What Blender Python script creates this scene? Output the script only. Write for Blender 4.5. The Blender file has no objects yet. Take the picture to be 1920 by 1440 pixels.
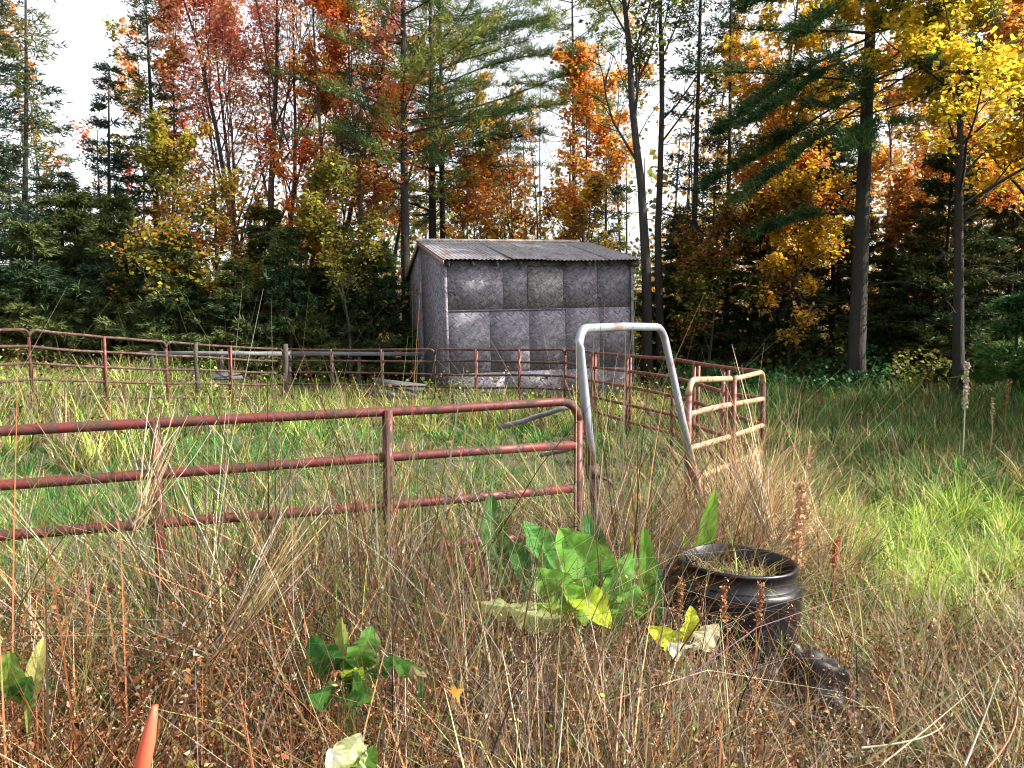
import bpy, math, random
import numpy as np
from mathutils import Vector, Matrix

scene = bpy.context.scene
COL = scene.collection
R = math.radians

# ------------------------------------------------------------------ camera
F = 1423.0
EYE = 1.6
PITCH = math.atan2(112.0, F)
cam_d = bpy.data.cameras.new('camera'); cam_d.sensor_width = 36.0
cam_d.lens = 36.0 * F / 1920.0
cam_d.clip_start = 0.05; cam_d.clip_end = 2000
cam = bpy.data.objects.new('camera', cam_d); COL.objects.link(cam)
cam.location = (0, 0, EYE); cam.rotation_euler = (math.pi/2 - PITCH, 0, 0)
scene.camera = cam

# ------------------------------------------------------------------ light
SUN_AZ = R(98)        # clockwise from +Y (straight ahead), so from the right
SUN_EL = R(38)
world = bpy.data.worlds.new('World'); scene.world = world; world.use_nodes = True
nt = world.node_tree; nt.nodes.clear()
sky = nt.nodes.new('ShaderNodeTexSky'); sky.sky_type = 'NISHITA'; sky.sun_disc = False
sky.sun_elevation = SUN_EL; sky.sun_rotation = SUN_AZ
sky.dust_density = 4.0; sky.air_density = 1.0; sky.ozone_density = 1.0
hs = nt.nodes.new('ShaderNodeHueSaturation'); hs.inputs['Saturation'].default_value = 0.22
hs.inputs['Value'].default_value = 1.4
bg = nt.nodes.new('ShaderNodeBackground'); bg.inputs['Strength'].default_value = 0.125
out = nt.nodes.new('ShaderNodeOutputWorld')
nt.links.new(sky.outputs[0], hs.inputs['Color']); nt.links.new(hs.outputs[0], bg.inputs['Color'])
nt.links.new(bg.outputs[0], out.inputs[0])
sl = bpy.data.lights.new('sun', 'SUN'); sl.energy = 5.0; sl.angle = R(0.6); sl.color = (1.0, 0.93, 0.82)
so = bpy.data.objects.new('sun', sl); COL.objects.link(so)
sd = Vector((math.sin(SUN_AZ)*math.cos(SUN_EL), math.cos(SUN_AZ)*math.cos(SUN_EL), math.sin(SUN_EL)))
so.rotation_euler = (-sd).to_track_quat('-Z', 'Y').to_euler(); so.location = sd*60
vs = scene.view_settings; vs.view_transform = 'Standard'; vs.look = 'None'; vs.gamma = 1.0
vs.use_curve_mapping = False; vs.exposure = 1.2
cy = scene.cycles
cy.max_bounces = 7; cy.diffuse_bounces = 4; cy.glossy_bounces = 3; cy.transmission_bounces = 5
cy.use_denoising = True; cy.pixel_filter_type = 'BLACKMAN_HARRIS'; cy.filter_width = 1.1
cy.caustics_reflective = False; cy.caustics_refractive = False

# ------------------------------------------------------------------ helpers
FW = np.array((0, math.cos(PITCH), -math.sin(PITCH))); UP = np.array((0, math.sin(PITCH), math.cos(PITCH)))
def P(x, y, Y):
    """world point at forward distance Y that the 1920x1440 photograph shows at pixel x, y"""
    d = np.array(((x-960)/F, 0, 0)) + UP*((720-y)/F) + FW
    return np.array((0, 0, EYE)) + d*(Y/d[1])
def px(x, Y): return (x-960)/F*Y

def sstep(a, b, x):
    t = np.clip((x-a)/(b-a), 0, 1); return t*t*(3-2*t)
_grid = np.random.default_rng(5).random((64, 64))
def vn(x, y, s=0):
    x = np.asarray(x, float)+s*7.31+100; y = np.asarray(y, float)+s*3.77+100
    i = np.floor(x).astype(int); j = np.floor(y).astype(int); u = x-i; v = y-j
    u = u*u*(3-2*u); v = v*v*(3-2*v)
    g = lambda a, b: _grid[a % 64, b % 64]
    return (g(i, j)*(1-u)+g(i+1, j)*u)*(1-v) + (g(i, j+1)*(1-u)+g(i+1, j+1)*u)*v
def gz(x, y):
    x = np.asarray(x, float); y = np.asarray(y, float)
    return (0.10*(vn(x*.6, y*.6, 1)-.5) + 0.05*(vn(x*1.7, y*1.7, 2)-.5)
            + .36*sstep(-4.6, -7.2, x)*sstep(4, 9, y) + .55*sstep(17, 34, y) + .03*np.maximum(0, y-34))

class Geo:
    def __init__(s): s.V=[]; s.F3=[]; s.F4=[]; s.C=[]; s.n=0
    def add(s, V, f3=None, f4=None, c=None):
        V = np.asarray(V, np.float32).reshape(-1, 3)
        if f3 is not None and len(f3): s.F3.append(np.asarray(f3, np.int32)+s.n)
        if f4 is not None and len(f4): s.F4.append(np.asarray(f4, np.int32)+s.n)
        s.V.append(V)
        if c is None: c = np.full((len(V), 3), .5, np.float32)
        else: c = np.broadcast_to(np.asarray(c, np.float32), (len(V), 3))
        s.C.append(c); s.n += len(V); return s
    def box(s, c, size, rz=0, c0=None, M=None):
        x, y, z = np.array(size)/2.
        v = np.array([(a*x, b*y, d*z) for a in (-1, 1) for b in (-1, 1) for d in (-1, 1)])
        if M is not None: v = v @ np.array(M.to_3x3()).T
        if rz: v = v @ np.array(((math.cos(rz), math.sin(rz), 0), (-math.sin(rz), math.cos(rz), 0), (0, 0, 1)))
        f = [(0,1,3,2),(4,6,7,5),(0,4,5,1),(2,3,7,6),(0,2,6,4),(1,5,7,3)]
        return s.add(v+np.array(c), f4=f, c=c0)
    def tube(s, pts, rad, k=8, cap=True, flat=None):
        pts = np.asarray(pts, float); n = len(pts)
        rad = np.broadcast_to(np.asarray(rad, float), (n,))
        t = np.gradient(pts, axis=0); t /= np.linalg.norm(t, axis=1)[:, None]+1e-9
        ref = np.array((0, 0, 1.)) if abs(t[:, 2]).mean() < .85 else np.array((1., 0, 0))
        a = np.cross(t, ref); a /= np.linalg.norm(a, axis=1)[:, None]+1e-9
        b = np.cross(a, t)
        ang = np.arange(k)*2*math.pi/k
        V = pts[:, None, :] + rad[:, None, None]*(np.cos(ang)[None, :, None]*a[:, None, :] + np.sin(ang)[None, :, None]*b[:, None, :])
        i = np.arange(n-1)[:, None]*k; j = np.arange(k)[None, :]; j2 = (j+1) % k
        q = np.stack([i+j, i+j2, i+k+j2, i+k+j], -1).reshape(-1, 4)
        V = V.reshape(-1, 3)
        f3 = None
        if cap and k > 3:
            V = np.vstack([V, pts[0], pts[-1]])
            jj = np.arange(k); m = n*k
            f3 = np.vstack([np.stack([np.full(k, m), (jj+1) % k, jj], -1),
                            np.stack([np.full(k, m+1), (n-1)*k+jj, (n-1)*k+(jj+1) % k], -1)])
        return s.add(V, f3=f3, f4=q)
    def lathe(s, prof, k=32, origin=(0, 0, 0)):
        prof = np.asarray(prof, float); n = len(prof); ang = np.arange(k)*2*math.pi/k
        V = np.stack([prof[:, 0:1]*np.cos(ang), prof[:, 0:1]*np.sin(ang), np.repeat(prof[:, 1:2], k, 1)], -1).reshape(-1, 3)
        i = np.arange(n-1)[:, None]*k; j = np.arange(k)[None, :]; j2 = (j+1) % k
        q = np.stack([i+j, i+j2, i+k+j2, i+k+j], -1).reshape(-1, 4)
        return s.add(V+np.array(origin), f4=q)
    def mesh(s, name, smooth=False, color=False):
        V = np.vstack(s.V) if s.V else np.zeros((0, 3), np.float32)
        f3 = np.vstack(s.F3) if s.F3 else np.zeros((0, 3), np.int32)
        f4 = np.vstack(s.F4) if s.F4 else np.zeros((0, 4), np.int32)
        me = bpy.data.meshes.new(name)
        me.vertices.add(len(V)); me.vertices.foreach_set('co', V.astype(np.float32).ravel())
        nl = len(f3)*3+len(f4)*4; me.loops.add(nl)
        me.loops.foreach_set('vertex_index', np.concatenate([f3.ravel(), f4.ravel()]).astype(np.int32))
        tot = np.concatenate([np.full(len(f3), 3), np.full(len(f4), 4)]).astype(np.int32)
        st = np.concatenate([[0], np.cumsum(tot)[:-1]]).astype(np.int32)
        me.polygons.add(len(tot)); me.polygons.foreach_set('loop_start', st); me.polygons.foreach_set('loop_total', tot)
        if smooth: me.polygons.foreach_set('use_smooth', np.ones(len(tot), bool))
        if color:
            at = me.attributes.new('col', 'FLOAT_COLOR', 'POINT')
            c = np.vstack(s.C); at.data.foreach_set('color', np.hstack([c, np.ones((len(c), 1), np.float32)]).astype(np.float32).ravel())
        me.update(calc_edges=True)
        return me

def link(name, me, mat=None, parent=None):
    o = bpy.data.objects.new(name, me); COL.objects.link(o)
    if mat is not None and me is not None and not me.materials: me.materials.append(mat)
    if parent is not None: o.parent = parent
    return o
def build(name, g, mat, parent=None, smooth=False, color=False):
    return link(name, g.mesh(name, smooth, color), mat, parent)
def tag(o, label=None, cat=None, group=None, kind=None):
    if label: o['label'] = label
    if cat: o['category'] = cat
    if group: o['group'] = group
    if kind: o['kind'] = kind
    return o
def thing(name, label, cat, loc=(0, 0, 0), rz=0, group=None):
    o = link(name, None); o.location = tuple(float(v) for v in loc); o.rotation_euler = (0, 0, rz)
    return tag(o, label, cat, group)

# ------------------------------------------------------------------ materials
def newmat(name):
    m = bpy.data.materials.new(name); m.use_nodes = True
    t = m.node_tree; b = t.nodes['Principled BSDF']; return m, t, b
def N(t, typ, **kw):
    n = t.nodes.new(typ)
    for k, v in kw.items(): setattr(n, k, v)
    return n
def ramp(t, fac, stops):
    r = t.nodes.new('ShaderNodeValToRGB'); e = r.color_ramp.elements
    while len(e) < len(stops): e.new(0.5)
    for el, (p, c) in zip(e, stops): el.position = p; el.color = (*c, 1)
    t.links.new(fac, r.inputs[0]); return r.outputs[0]
def coord(t, scale=1.0, stretch=None, rnd=True):
    tc = N(t, 'ShaderNodeTexCoord'); mp = N(t, 'ShaderNodeMapping'); t.links.new(tc.outputs['Object'], mp.inputs[0])
    mp.inputs['Scale'].default_value = stretch or (scale,)*3
    if rnd:
        oi = N(t, 'ShaderNodeObjectInfo'); ml = N(t, 'ShaderNodeMath', operation='MULTIPLY'); ml.inputs[1].default_value = 37.0
        t.links.new(oi.outputs['Random'], ml.inputs[0])
        cx = N(t, 'ShaderNodeCombineXYZ')
        for i in range(3): t.links.new(ml.outputs[0], cx.inputs[i])
        t.links.new(cx.outputs[0], mp.inputs['Location'])
    return mp.outputs[0]
def noise(t, vec, scale, detail=4, rough=.55):
    n = N(t, 'ShaderNodeTexNoise'); n.inputs['Scale'].default_value = scale; n.inputs['Detail'].default_value = detail
    n.inputs['Roughness'].default_value = rough; t.links.new(vec, n.inputs['Vector']); return n.outputs['Fac']
def mixc(t, fac, a, b, mode='MIX'):
    m = N(t, 'ShaderNodeMix', data_type='RGBA', blend_type=mode)
    if isinstance(fac, float): m.inputs[0].default_value = fac
    else: t.links.new(fac, m.inputs[0])
    for sock, v in ((m.inputs[6], a), (m.inputs[7], b)):
        if isinstance(v, tuple): sock.default_value = (*v, 1)
        else: t.links.new(v, sock)
    return m.outputs[2]
def bump(t, b, h, strength=.4, dist=.01):
    n = N(t, 'ShaderNodeBump'); n.inputs['Strength'].default_value = strength; n.inputs['Distance'].default_value = dist
    t.links.new(h, n.inputs['Height']); t.links.new(n.outputs[0], b.inputs['Normal'])

def leafmat(name, trans, rough=.55, spec=.3):
    m, t, b = newmat(name)
    at = N(t, 'ShaderNodeAttribute', attribute_name='col')
    t.links.new(at.outputs['Color'], b.inputs['Base Color'])
    b.inputs['Roughness'].default_value = rough; b.inputs['Specular IOR Level'].default_value = spec
    tr = N(t, 'ShaderNodeBsdfTranslucent'); t.links.new(at.outputs['Color'], tr.inputs[0])
    mx = N(t, 'ShaderNodeMixShader'); mx.inputs[0].default_value = trans
    t.links.new(b.outputs[0], mx.inputs[1]); t.links.new(tr.outputs[0], mx.inputs[2])
    t.links.new(mx.outputs[0], t.nodes['Material Output'].inputs[0]); return m
M_LEAF = leafmat('tree_leaf', .52)
M_NEEDLE = leafmat('needle', .22, .6, .2)
M_GRASS = leafmat('grass_blade', .35, .5, .25)
M_DRY = leafmat('dry_stalk', .2, .65, .2)

def barkmat(name, dark, light, sc=1.0):
    m, t, b = newmat(name); v = coord(t, stretch=(9*sc, 9*sc, 1.6*sc))
    n1 = noise(t, v, 2.2, 6, .65); v2 = coord(t, .5); n2 = noise(t, v2, 2.0, 3)
    c = ramp(t, n1, [(.32, dark), (.68, light)])
    c2 = mixc(t, n2, c, (.06, .062, .05), 'MIX'); mm = c2.node
    g = N(t, 'ShaderNodeMath', operation='MULTIPLY'); g.inputs[1].default_value = .5
    t.links.new(n2, g.inputs[0]); t.links.new(g.outputs[0], mm.inputs[0])
    t.links.new(c2, b.inputs['Base Color']); b.inputs['Roughness'].default_value = .9
    bump(t, b, n1, 1.0, .06); return m
M_BARK = barkmat('grey_bark', (.016, .013, .012), (.07, .058, .05))
M_BARKR = barkmat('reddish_bark', (.025, .015, .012), (.10, .06, .045))
M_BARKP = barkmat('pine_bark', (.008, .007, .006), (.038, .030, .025), .7)

def metalpaint(name, base, rust, amount, fade):
    m, t, b = newmat(name); v = coord(t, 1.0)
    n1 = noise(t, v, 11, 10, .78); n2 = noise(t, v, 2.3, 3); n3 = noise(t, v, 60, 4)
    c = mixc(t, n2, base, fade)
    k = ramp(t, n1, [(amount, (0, 0, 0)), (amount+.09, (1, 1, 1))])
    rc = ramp(t, n3, [(.3, tuple(x*.55 for x in rust)), (.7, rust)])
    c = mixc(t, k, c, rc); t.links.new(c, b.inputs['Base Color'])
    ro = N(t, 'ShaderNodeMapRange'); ro.inputs[3].default_value = .5; ro.inputs[4].default_value = .85
    t.links.new(k, ro.inputs[0]); t.links.new(ro.outputs[0], b.inputs['Roughness'])
    bump(t, b, n1, .25, .004); return m
M_RED = metalpaint('chipped_red_paint', (.10, .009, .009), (.055, .025, .016), .46, (.125, .020, .018))
M_PINK = metalpaint('sun_faded_red_paint', (.17, .032, .025), (.085, .038, .024), .47, (.22, .065, .048))
M_RUSTY = metalpaint('rusty_brown_pipe', (.085, .042, .032), (.06, .028, .017), .42, (.12, .07, .055))
M_TAN = metalpaint('sunlit_tan_pipe', (.28, .19, .10), (.17, .07, .04), .50, (.36, .27, .16))  # tan stands for sunlight falling on red rails, put into the base colour

def galv():
    m, t, b = newmat('galvanised_pipe'); v = coord(t, 1.0)
    n = noise(t, v, 14, 6, .6); n2 = noise(t, v, 3, 4)
    c = ramp(t, n, [(.3, (.19, .21, .25)), (.7, (.37, .40, .46))]); c = mixc(t, n2, c, (.25, .265, .30))
    k = ramp(t, n2, [(.56, (0, 0, 0)), (.66, (1, 1, 1))])
    c = mixc(t, k, c, (.20, .12, .08))
    t.links.new(c, b.inputs['Base Color']); b.inputs['Metallic'].default_value = .4; b.inputs['Roughness'].default_value = .42
    bump(t, b, n, .12, .002); return m
M_GALV = galv()

def osb(name, tint):
    m, t, b = newmat(name)
    outs = []
    for k, (rot, st) in enumerate([((.5, .7, .2), (11, 14, 36)), ((-.4, -.6, .1), (14, 11, 38)), ((.1, .2, .0), (12, 12, 26))]):
        tc = N(t, 'ShaderNodeTexCoord'); mp = N(t, 'ShaderNodeMapping'); t.links.new(tc.outputs['Object'], mp.inputs[0])
        mp.inputs['Rotation'].default_value = rot; mp.vector_type = 'TEXTURE'; mp.inputs['Scale'].default_value = tuple(1/(s*.95) for s in st); mp.inputs['Location'].default_value = (k*3.3,)*3
        vo = N(t, 'ShaderNodeTexVoronoi'); vo.inputs['Scale'].default_value = 1.0; t.links.new(mp.outputs[0], vo.inputs['Vector'])
        sx = N(t, 'ShaderNodeSeparateColor'); t.links.new(vo.outputs['Color'], sx.inputs[0]); outs.append(sx.outputs[0])
    mx = N(t, 'ShaderNodeMath', operation='GREATER_THAN'); mx.inputs[1].default_value = .5; t.links.new(outs[2], mx.inputs[0])
    f = N(t, 'ShaderNodeMix'); t.links.new(mx.outputs[0], f.inputs[0]); t.links.new(outs[0], f.inputs[2]); t.links.new(outs[1], f.inputs[3])
    d = tuple(x*.30 for x in tint); l = tuple(min(1, x*1.7) for x in tint)
    c = ramp(t, f.outputs[0], [(.02, d), (.25, tuple(x*.8 for x in tint)), (.6, tint), (.97, l)])
    v = coord(t, 1.0); n = noise(t, v, 1.3, 5, .6)
    oi = N(t, 'ShaderNodeObjectInfo')
    c = mixc(t, n, c, (.085, .08, .085)); g = c.node
    w = N(t, 'ShaderNodeMapRange'); w.inputs[1].default_value = .35; w.inputs[2].default_value = .9; w.inputs[4].default_value = .75
    t.links.new(n, w.inputs[0]); t.links.new(w.outputs[0], g.inputs[0])
    br = N(t, 'ShaderNodeMapRange'); br.inputs[3].default_value = .93; br.inputs[4].default_value = 1.07; t.links.new(oi.outputs['Random'], br.inputs[0])
    hv = N(t, 'ShaderNodeHueSaturation'); t.links.new(br.outputs[0], hv.inputs['Value']); t.links.new(c, hv.inputs['Color'])
    t.links.new(hv.outputs[0], b.inputs['Base Color']); b.inputs['Roughness'].default_value = .85
    bump(t, b, f.outputs[0], .5, .004); return m
M_OSB = osb('weathered_strand_board', (.195, .18, .22))
M_OSB2 = osb('paler_strand_board', (.215, .21, .21))

def woodmat(name, dark, light):
    m, t, b = newmat(name); v = coord(t, stretch=(2, 30, 30)); n = noise(t, v, 1.5, 6, .6)
    c = ramp(t, n, [(.3, dark), (.7, light)]); t.links.new(c, b.inputs['Base Color']); b.inputs['Roughness'].default_value = .85
    bump(t, b, n, .4, .004); return m
M_WOOD = woodmat('silvered_wood', (.07, .068, .075), (.22, .215, .235))
M_WOODD = woodmat('dark_damp_wood', (.025, .022, .02), (.075, .062, .055))
M_WOODG = woodmat('grey_damp_wood', (.035, .034, .037), (.11, .108, .115))
M_WOODP = woodmat('pale_wood', (.30, .26, .22), (.55, .50, .44))

def roofmat():
    m, t, b = newmat('weathered_corrugated_steel'); v = coord(t, stretch=(1.2, .35, 1)); n = noise(t, v, 3.0, 6, .65); n2 = noise(t, coord(t, 1), 9, 5)
    c = ramp(t, n2, [(.3, (.24, .235, .26)), (.7, (.43, .42, .46))])
    k = ramp(t, n, [(.52, (0, 0, 0)), (.66, (.8, .8, .8))]); c = mixc(t, k, c, (.20, .12, .085))
    t.links.new(c, b.inputs['Base Color']); b.inputs['Metallic'].default_value = .35; b.inputs['Roughness'].default_value = .5; return m
M_ROOF = roofmat()
def plainmat(name, c, rough=.6, ns=8, var=.35, spec=.5):
    m, t, b = newmat(name); n = noise(t, coord(t, 1), ns, 5)
    cc = ramp(t, n, [(.3, tuple(x*(1-var) for x in c)), (.7, tuple(x*(1+var) for x in c))])
    t.links.new(cc, b.inputs['Base Color']); b.inputs['Roughness'].default_value = rough; b.inputs['Specular IOR Level'].default_value = spec
    bump(t, b, n, .12, .003); return m
M_TRIM = plainmat('rust_tinged_trim', (.33, .20, .17), .7)
M_CAP = plainmat('pale_ridge_metal', (.55, .47, .40), .5)
M_DARK = plainmat('dark_interior', (.012, .011, .011), .9)
def plasticmat():
    m, t, b = newmat('scuffed_black_plastic'); v = coord(t, 1); n1 = noise(t, v, 5, 8, .7); n2 = noise(t, v, 40, 5, .7)
    k = ramp(t, n1, [(.50, (0, 0, 0)), (.75, (.55, .55, .55))]); c = mixc(t, k, (.004, .004, .007), (.022, .020, .019))
    c = mixc(t, ramp(t, n2, [(.64, (0, 0, 0)), (.76, (.4, .4, .4))]), c, (.07, .062, .054)); t.links.new(c, b.inputs['Base Color'])
    r = N(t, 'ShaderNodeMapRange'); r.inputs[3].default_value = .30; r.inputs[4].default_value = .8; t.links.new(k, r.inputs[0]); t.links.new(r.outputs[0], b.inputs['Roughness'])
    bump(t, b, n2, .15, .002); return m
M_PLASTIC = plasticmat()
M_FILM = plainmat('crumpled_black_plastic', (.010, .010, .012), .55, 14, .4, .5)
M_SOIL = plainmat('dark_soil', (.03, .022, .016), .95, 25, .6)
M_ORANGE = plainmat('orange_red_plastic', (.62, .10, .05), .42, 6, .18)

def groundmat():
    m, t, b = newmat('thatch_and_soil'); tc = N(t, 'ShaderNodeTexCoord')
    n1 = noise(t, tc.outputs['Object'], .7, 6, .6); n2 = noise(t, tc.outputs['Object'], 14, 6, .7)
    c = ramp(t, n1, [(.3, (.045, .06, .02)), (.55, (.085, .07, .035)), (.75, (.06, .042, .026))])
    c2 = ramp(t, n2, [(.3, (.35, .35, .35)), (.7, (1.25, 1.2, 1.1))])
    c = mixc(t, 1.0, c, c2, 'MULTIPLY'); t.links.new(c, b.inputs['Base Color']); b.inputs['Roughness'].default_value = .95
    bump(t, b, n2, .8, .04); return m
M_GROUND = groundmat()

# ------------------------------------------------------------------ ground
def make_ground():
    a = np.concatenate([np.linspace(-400, -42, 14), np.linspace(-40, 40, 161), np.linspace(42, 400, 14)])
    b = np.concatenate([np.linspace(-60, -6, 8), np.linspace(-5, 45, 126), np.linspace(48, 700, 20)])
    X, Y = np.meshgrid(a, b); Z = gz(X, np.minimum(Y, 80))
    V = np.stack([X, Y, Z], -1).reshape(-1, 3); nx, ny = len(a), len(b)
    i = np.arange(ny-1)[:, None]*nx; j = np.arange(nx-1)[None, :]
    q = np.stack([i+j, i+j+1, i+nx+j+1, i+nx+j], -1).reshape(-1, 4)
    o = build('ground', Geo().add(V, f4=q), M_GROUND, smooth=True)
    tag(o, 'uneven field ground running back into the woods', 'ground', kind='structure')
make_ground()

# ------------------------------------------------------------------ shed
def make_shed():
    TH = R(17); W, D, RV = 4.11, 4.6, 2.55
    HE, HR, HB = 2.88, 3.47, 2.70           # front eave, ridge, rear eave
    x0, y0 = px(840, 15.2), 15.2
    s = thing('board_shed', 'grey weathered strand-board shed with corrugated metal roof behind the far fence', 'shed', (x0, y0, -.02), TH)
    s.rotation_euler = (0, -R(1.4), TH)
    # front wall boards (upper and lower rows with recessed joints, dark core behind)
    build('wall_lining', Geo().box((W/2, .09, HE/2), (W-.1, .04, HE-.04)), M_OSB, s); build('back_wall', Geo().box((W/2, D-.08, HB/2), (W-.1, .04, HB-.06)), M_OSB, s)
    def panel(u0, u1, w0, w1, proud=0., mat=M_OSB, name='wall_panel'):
        g = Geo().box((0, 0, 0), (u1-u0-.008, .018, w1-w0-.008)); o = build(name, g, mat, s)
        o.location = ((u0+u1)/2, .04-proud, (w0+w1)/2); o.rotation_euler = (0, random.uniform(-.004, .004), 0); return o
    random.seed(3)
    seam = 1.90
    for u0, u1 in ((0, 1.22), (1.22, 1.74), (2.52, 3.30), (3.30, W)): panel(u0, u1, seam, HE, random.uniform(0, .006))
    panel(1.74, 2.52, seam+.86, HE)
    panel(1.74, 2.52, seam, seam+.86, .016, M_OSB2, 'hatch_board')
    for u0, u1 in ((0, .92), (.92, 1.76), (1.76, 2.56), (2.56, 3.34), (3.34, W)): panel(u0, u1, .62, seam, random.uniform(0, .008))
    for u0, u1 in ((0, 1.22), (1.22, 2.44), (2.44, 3.5), (3.5, W)): panel(u0, u1, 0, .62, random.uniform(0, .006))
    g = Geo().box((1.3, .018, seam-.02), (2.5, .022, .028)); build('batten', g, M_OSB, s)
    for u in (.02, W-.02): build('corner_board', Geo().box((u, .005, HE/2), (.06, .03, HE)), M_OSB, s)
    # gable walls, each sheet a prism cut by the roof line
    def roofz(v): return HE+(HR-HE)*v/RV if v < RV else HR+(HB-HR)*(v-RV)/(D-RV)
    for u, sg in ((0.0, -1), (W, 1)):
        cuts = [0.0, RV, D]
        for a, b_ in zip(cuts[:-1], cuts[1:]):
            for lo, hi in ((0, None),):
                va, vb = a+.006, b_-.006
                ta = hi-.012 if hi else roofz(va)-.03; tb = hi-.012 if hi else roofz(vb)-.03
                k = .02 if sg < 0 else -.02
                V = [(u, va, lo), (u, vb, lo), (u, vb, tb), (u, va, ta), (u+k, va, lo), (u+k, vb, lo), (u+k, vb, tb), (u+k, va, ta)]
                build('gable_panel', Geo().add(V, f4=[(0,1,2,3), (7,6,5,4), (0,4,5,1), (3,2,6,7), (0,3,7,4), (1,5,6,2)]), M_OSB, s)
        build('corner_board', Geo().box((u+sg*.012, D-.05, HB/2), (.03, .10, HB-.05)), M_OSB, s)
    # roof: empty of its own, corrugated sheets front and rear
    ov = .07; oe = .22
    rf = link('roof', None, parent=s)
    n_s = 6; tot = W+2*ov; sw = tot/n_s
    def sheet(v0, z0, v1, z1, i, lift):
        m = 48; uu = np.linspace(0, sw+.05, m+1); wv = .011*np.cos(uu/.09*2*math.pi)
        sag = random.uniform(-.015, .015)
        rows = 5; V = []
        for r in range(rows):
            t = r/(rows-1); e = sag*t
            V.append(np.stack([uu, np.full(m+1, v0+(v1-v0)*t), z0+(z1-z0)*t + wv + e + .006*np.sin(uu*3+i)*t], -1))
        V = np.vstack(V); q = []
        for r in range(rows-1):
            for k in range(m): q.append((r*(m+1)+k, r*(m+1)+k+1, (r+1)*(m+1)+k+1, (r+1)*(m+1)+k))
        o = build('roof_sheet', Geo().add(V, f4=q), M_ROOF, rf, smooth=True); o.location = (-ov+i*sw, 0, lift); return o
    sl_f = (HR-HE)/RV; sl_b = (HB-HR)/(D-RV)
    for i in range(n_s):
        sheet(RV, HR+.05, -oe+random.uniform(-.03, .03), HE+.05-sl_f*oe, i, .003*(i % 2))
        sheet(RV, HR+.05, D+oe, HB+.05+sl_b*oe, i, .003*(i % 2))
    g = Geo().tube([(-ov-.02, RV, HR+.075), (tot-ov-.25, RV, HR+.075)], .035, 8); build('ridge_cap', g, M_CAP, rf)
    for u in (-ov+.01, W+ov-.01):
        V0 = np.array([(u, -oe, HE-.05-sl_f*oe), (u, RV, HR-.05), (u, D+oe, HB-.05+sl_b*oe)])
        for a, b_ in ((0, 1), (1, 2)):
            A, B = V0[a], V0[b_]; g = Geo(); V = []
            for du in (-.012, .012):
                V += [A+(du, 0, 0), B+(du, 0, 0), B+(du, 0, .09), A+(du, 0, .09)]
            g.add(V, f4=[(0,1,2,3), (7,6,5,4), (0,4,5,1), (3,2,6,7), (0,3,7,4), (1,5,6,2)]); build('rake_board', g, M_TRIM, rf)
    for i in range(9):
        u = .06+i*(W-.12)/8
        A = np.array((u, -oe+.06, HE-.055-sl_f*(oe-.06))); B = np.array((u, RV-.05, HR-.06)); V = []
        for du in (-.02, .02): V += [A+(du, 0, -.04), B+(du, 0, -.04), B+(du, 0, .06), A+(du, 0, .06)]
        build('rafter', Geo().add(V, f4=[(0,1,2,3), (7,6,5,4), (0,4,5,1), (3,2,6,7), (0,3,7,4), (1,5,6,2)]), M_WOODD, rf)
make_shed()

# ------------------------------------------------------------------ pipe corral panels
def pipe_panel(name, label, A, B, top_a, top_b, mat, n_rail=6, space=.229, rr=.021, ups=2, group=None, postmat=None, railmat=None, round_end=(True, True), sag=.012, seed=0, end_r=None):
    """A, B: (x, y) ends; top_a, top_b: height of the top rail at each end"""
    rnd = random.Random(seed)
    A3 = np.array((A[0], A[1], top_a)); B3 = np.array((B[0], B[1], top_b)); L = np.linalg.norm(B3-A3)
    base = np.array((A[0], A[1], float(gz(A[0], A[1])))); t = thing(name, label, 'fence panel', base, group=group)
    ax = (B3-A3)/L; rail_mat = railmat or mat
    z_dn = np.array((0, 0, -1.0))
    pt = lambda u, k: A3+ax*u+z_dn*k*space - base
    cr = .10
    # outer frame: top rail with bent corners is one rail
    pts = []
    if round_end[0]: pts += [pt(cr*(1-math.cos(a)), 0)+z_dn*cr*(1-math.sin(a)) for a in np.linspace(0, math.pi/2, 5)]
    else: pts += [pt(0, 0)]
    for q in np.linspace(.18, .82, 5): pts.append(pt(L*q, 0)+z_dn*sag*math.sin(math.pi*q)+np.array((0, 0, rnd.uniform(-.004, .004))))
    if round_end[1]: pts += [pt(L-cr*(1-math.sin(a)), 0)+z_dn*cr*(1-math.cos(a)) for a in np.linspace(0, math.pi/2, 5)]
    else: pts += [pt(L, 0)]
    build('rail', Geo().tube(pts, rr, 10), rail_mat, t, smooth=True)
    for k in range(1, n_rail):
        b1, b2 = rnd.uniform(-.02, .02), rnd.uniform(-.012, .012)
        pp = [pt(L*q, k)+np.array((0, 0, b1*math.sin(math.pi*q)+b2*math.sin(2*math.pi*q))) for q in np.linspace(.004, .996, 7)]
        build('rail', Geo().tube(pp, rr, 10), rail_mat, t, smooth=True)
    for u, rd in ((0, round_end[0]), (L, round_end[1])):
        q0 = pt(u, 0)+z_dn*(cr if rd else -.02); q1 = pt(u, n_rail-1)+z_dn*.10
        build('end_post', Geo().tube([q0, (q0+q1)/2, q1], end_r or rr*1.05, 10), postmat or mat, t, smooth=True)
    side = np.array((-ax[1], ax[0], 0))
    for i in range(ups):
        u = L*(i+1)/(ups+1)
        q0 = pt(u, 0)-side*.0; q1 = pt(u, n_rail-1)
        build('upright', Geo().tube([q0-side*.024, (q0+q1)/2-side*.024, q1-side*.024], rr*.95, 8), postmat or mat, t, smooth=True)
        build('upright', Geo().tube([q0+side*.024, (q0+q1)/2+side*.024, q1+side*.024], rr*.95, 8), postmat or mat, t, smooth=True)
    return t

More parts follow.
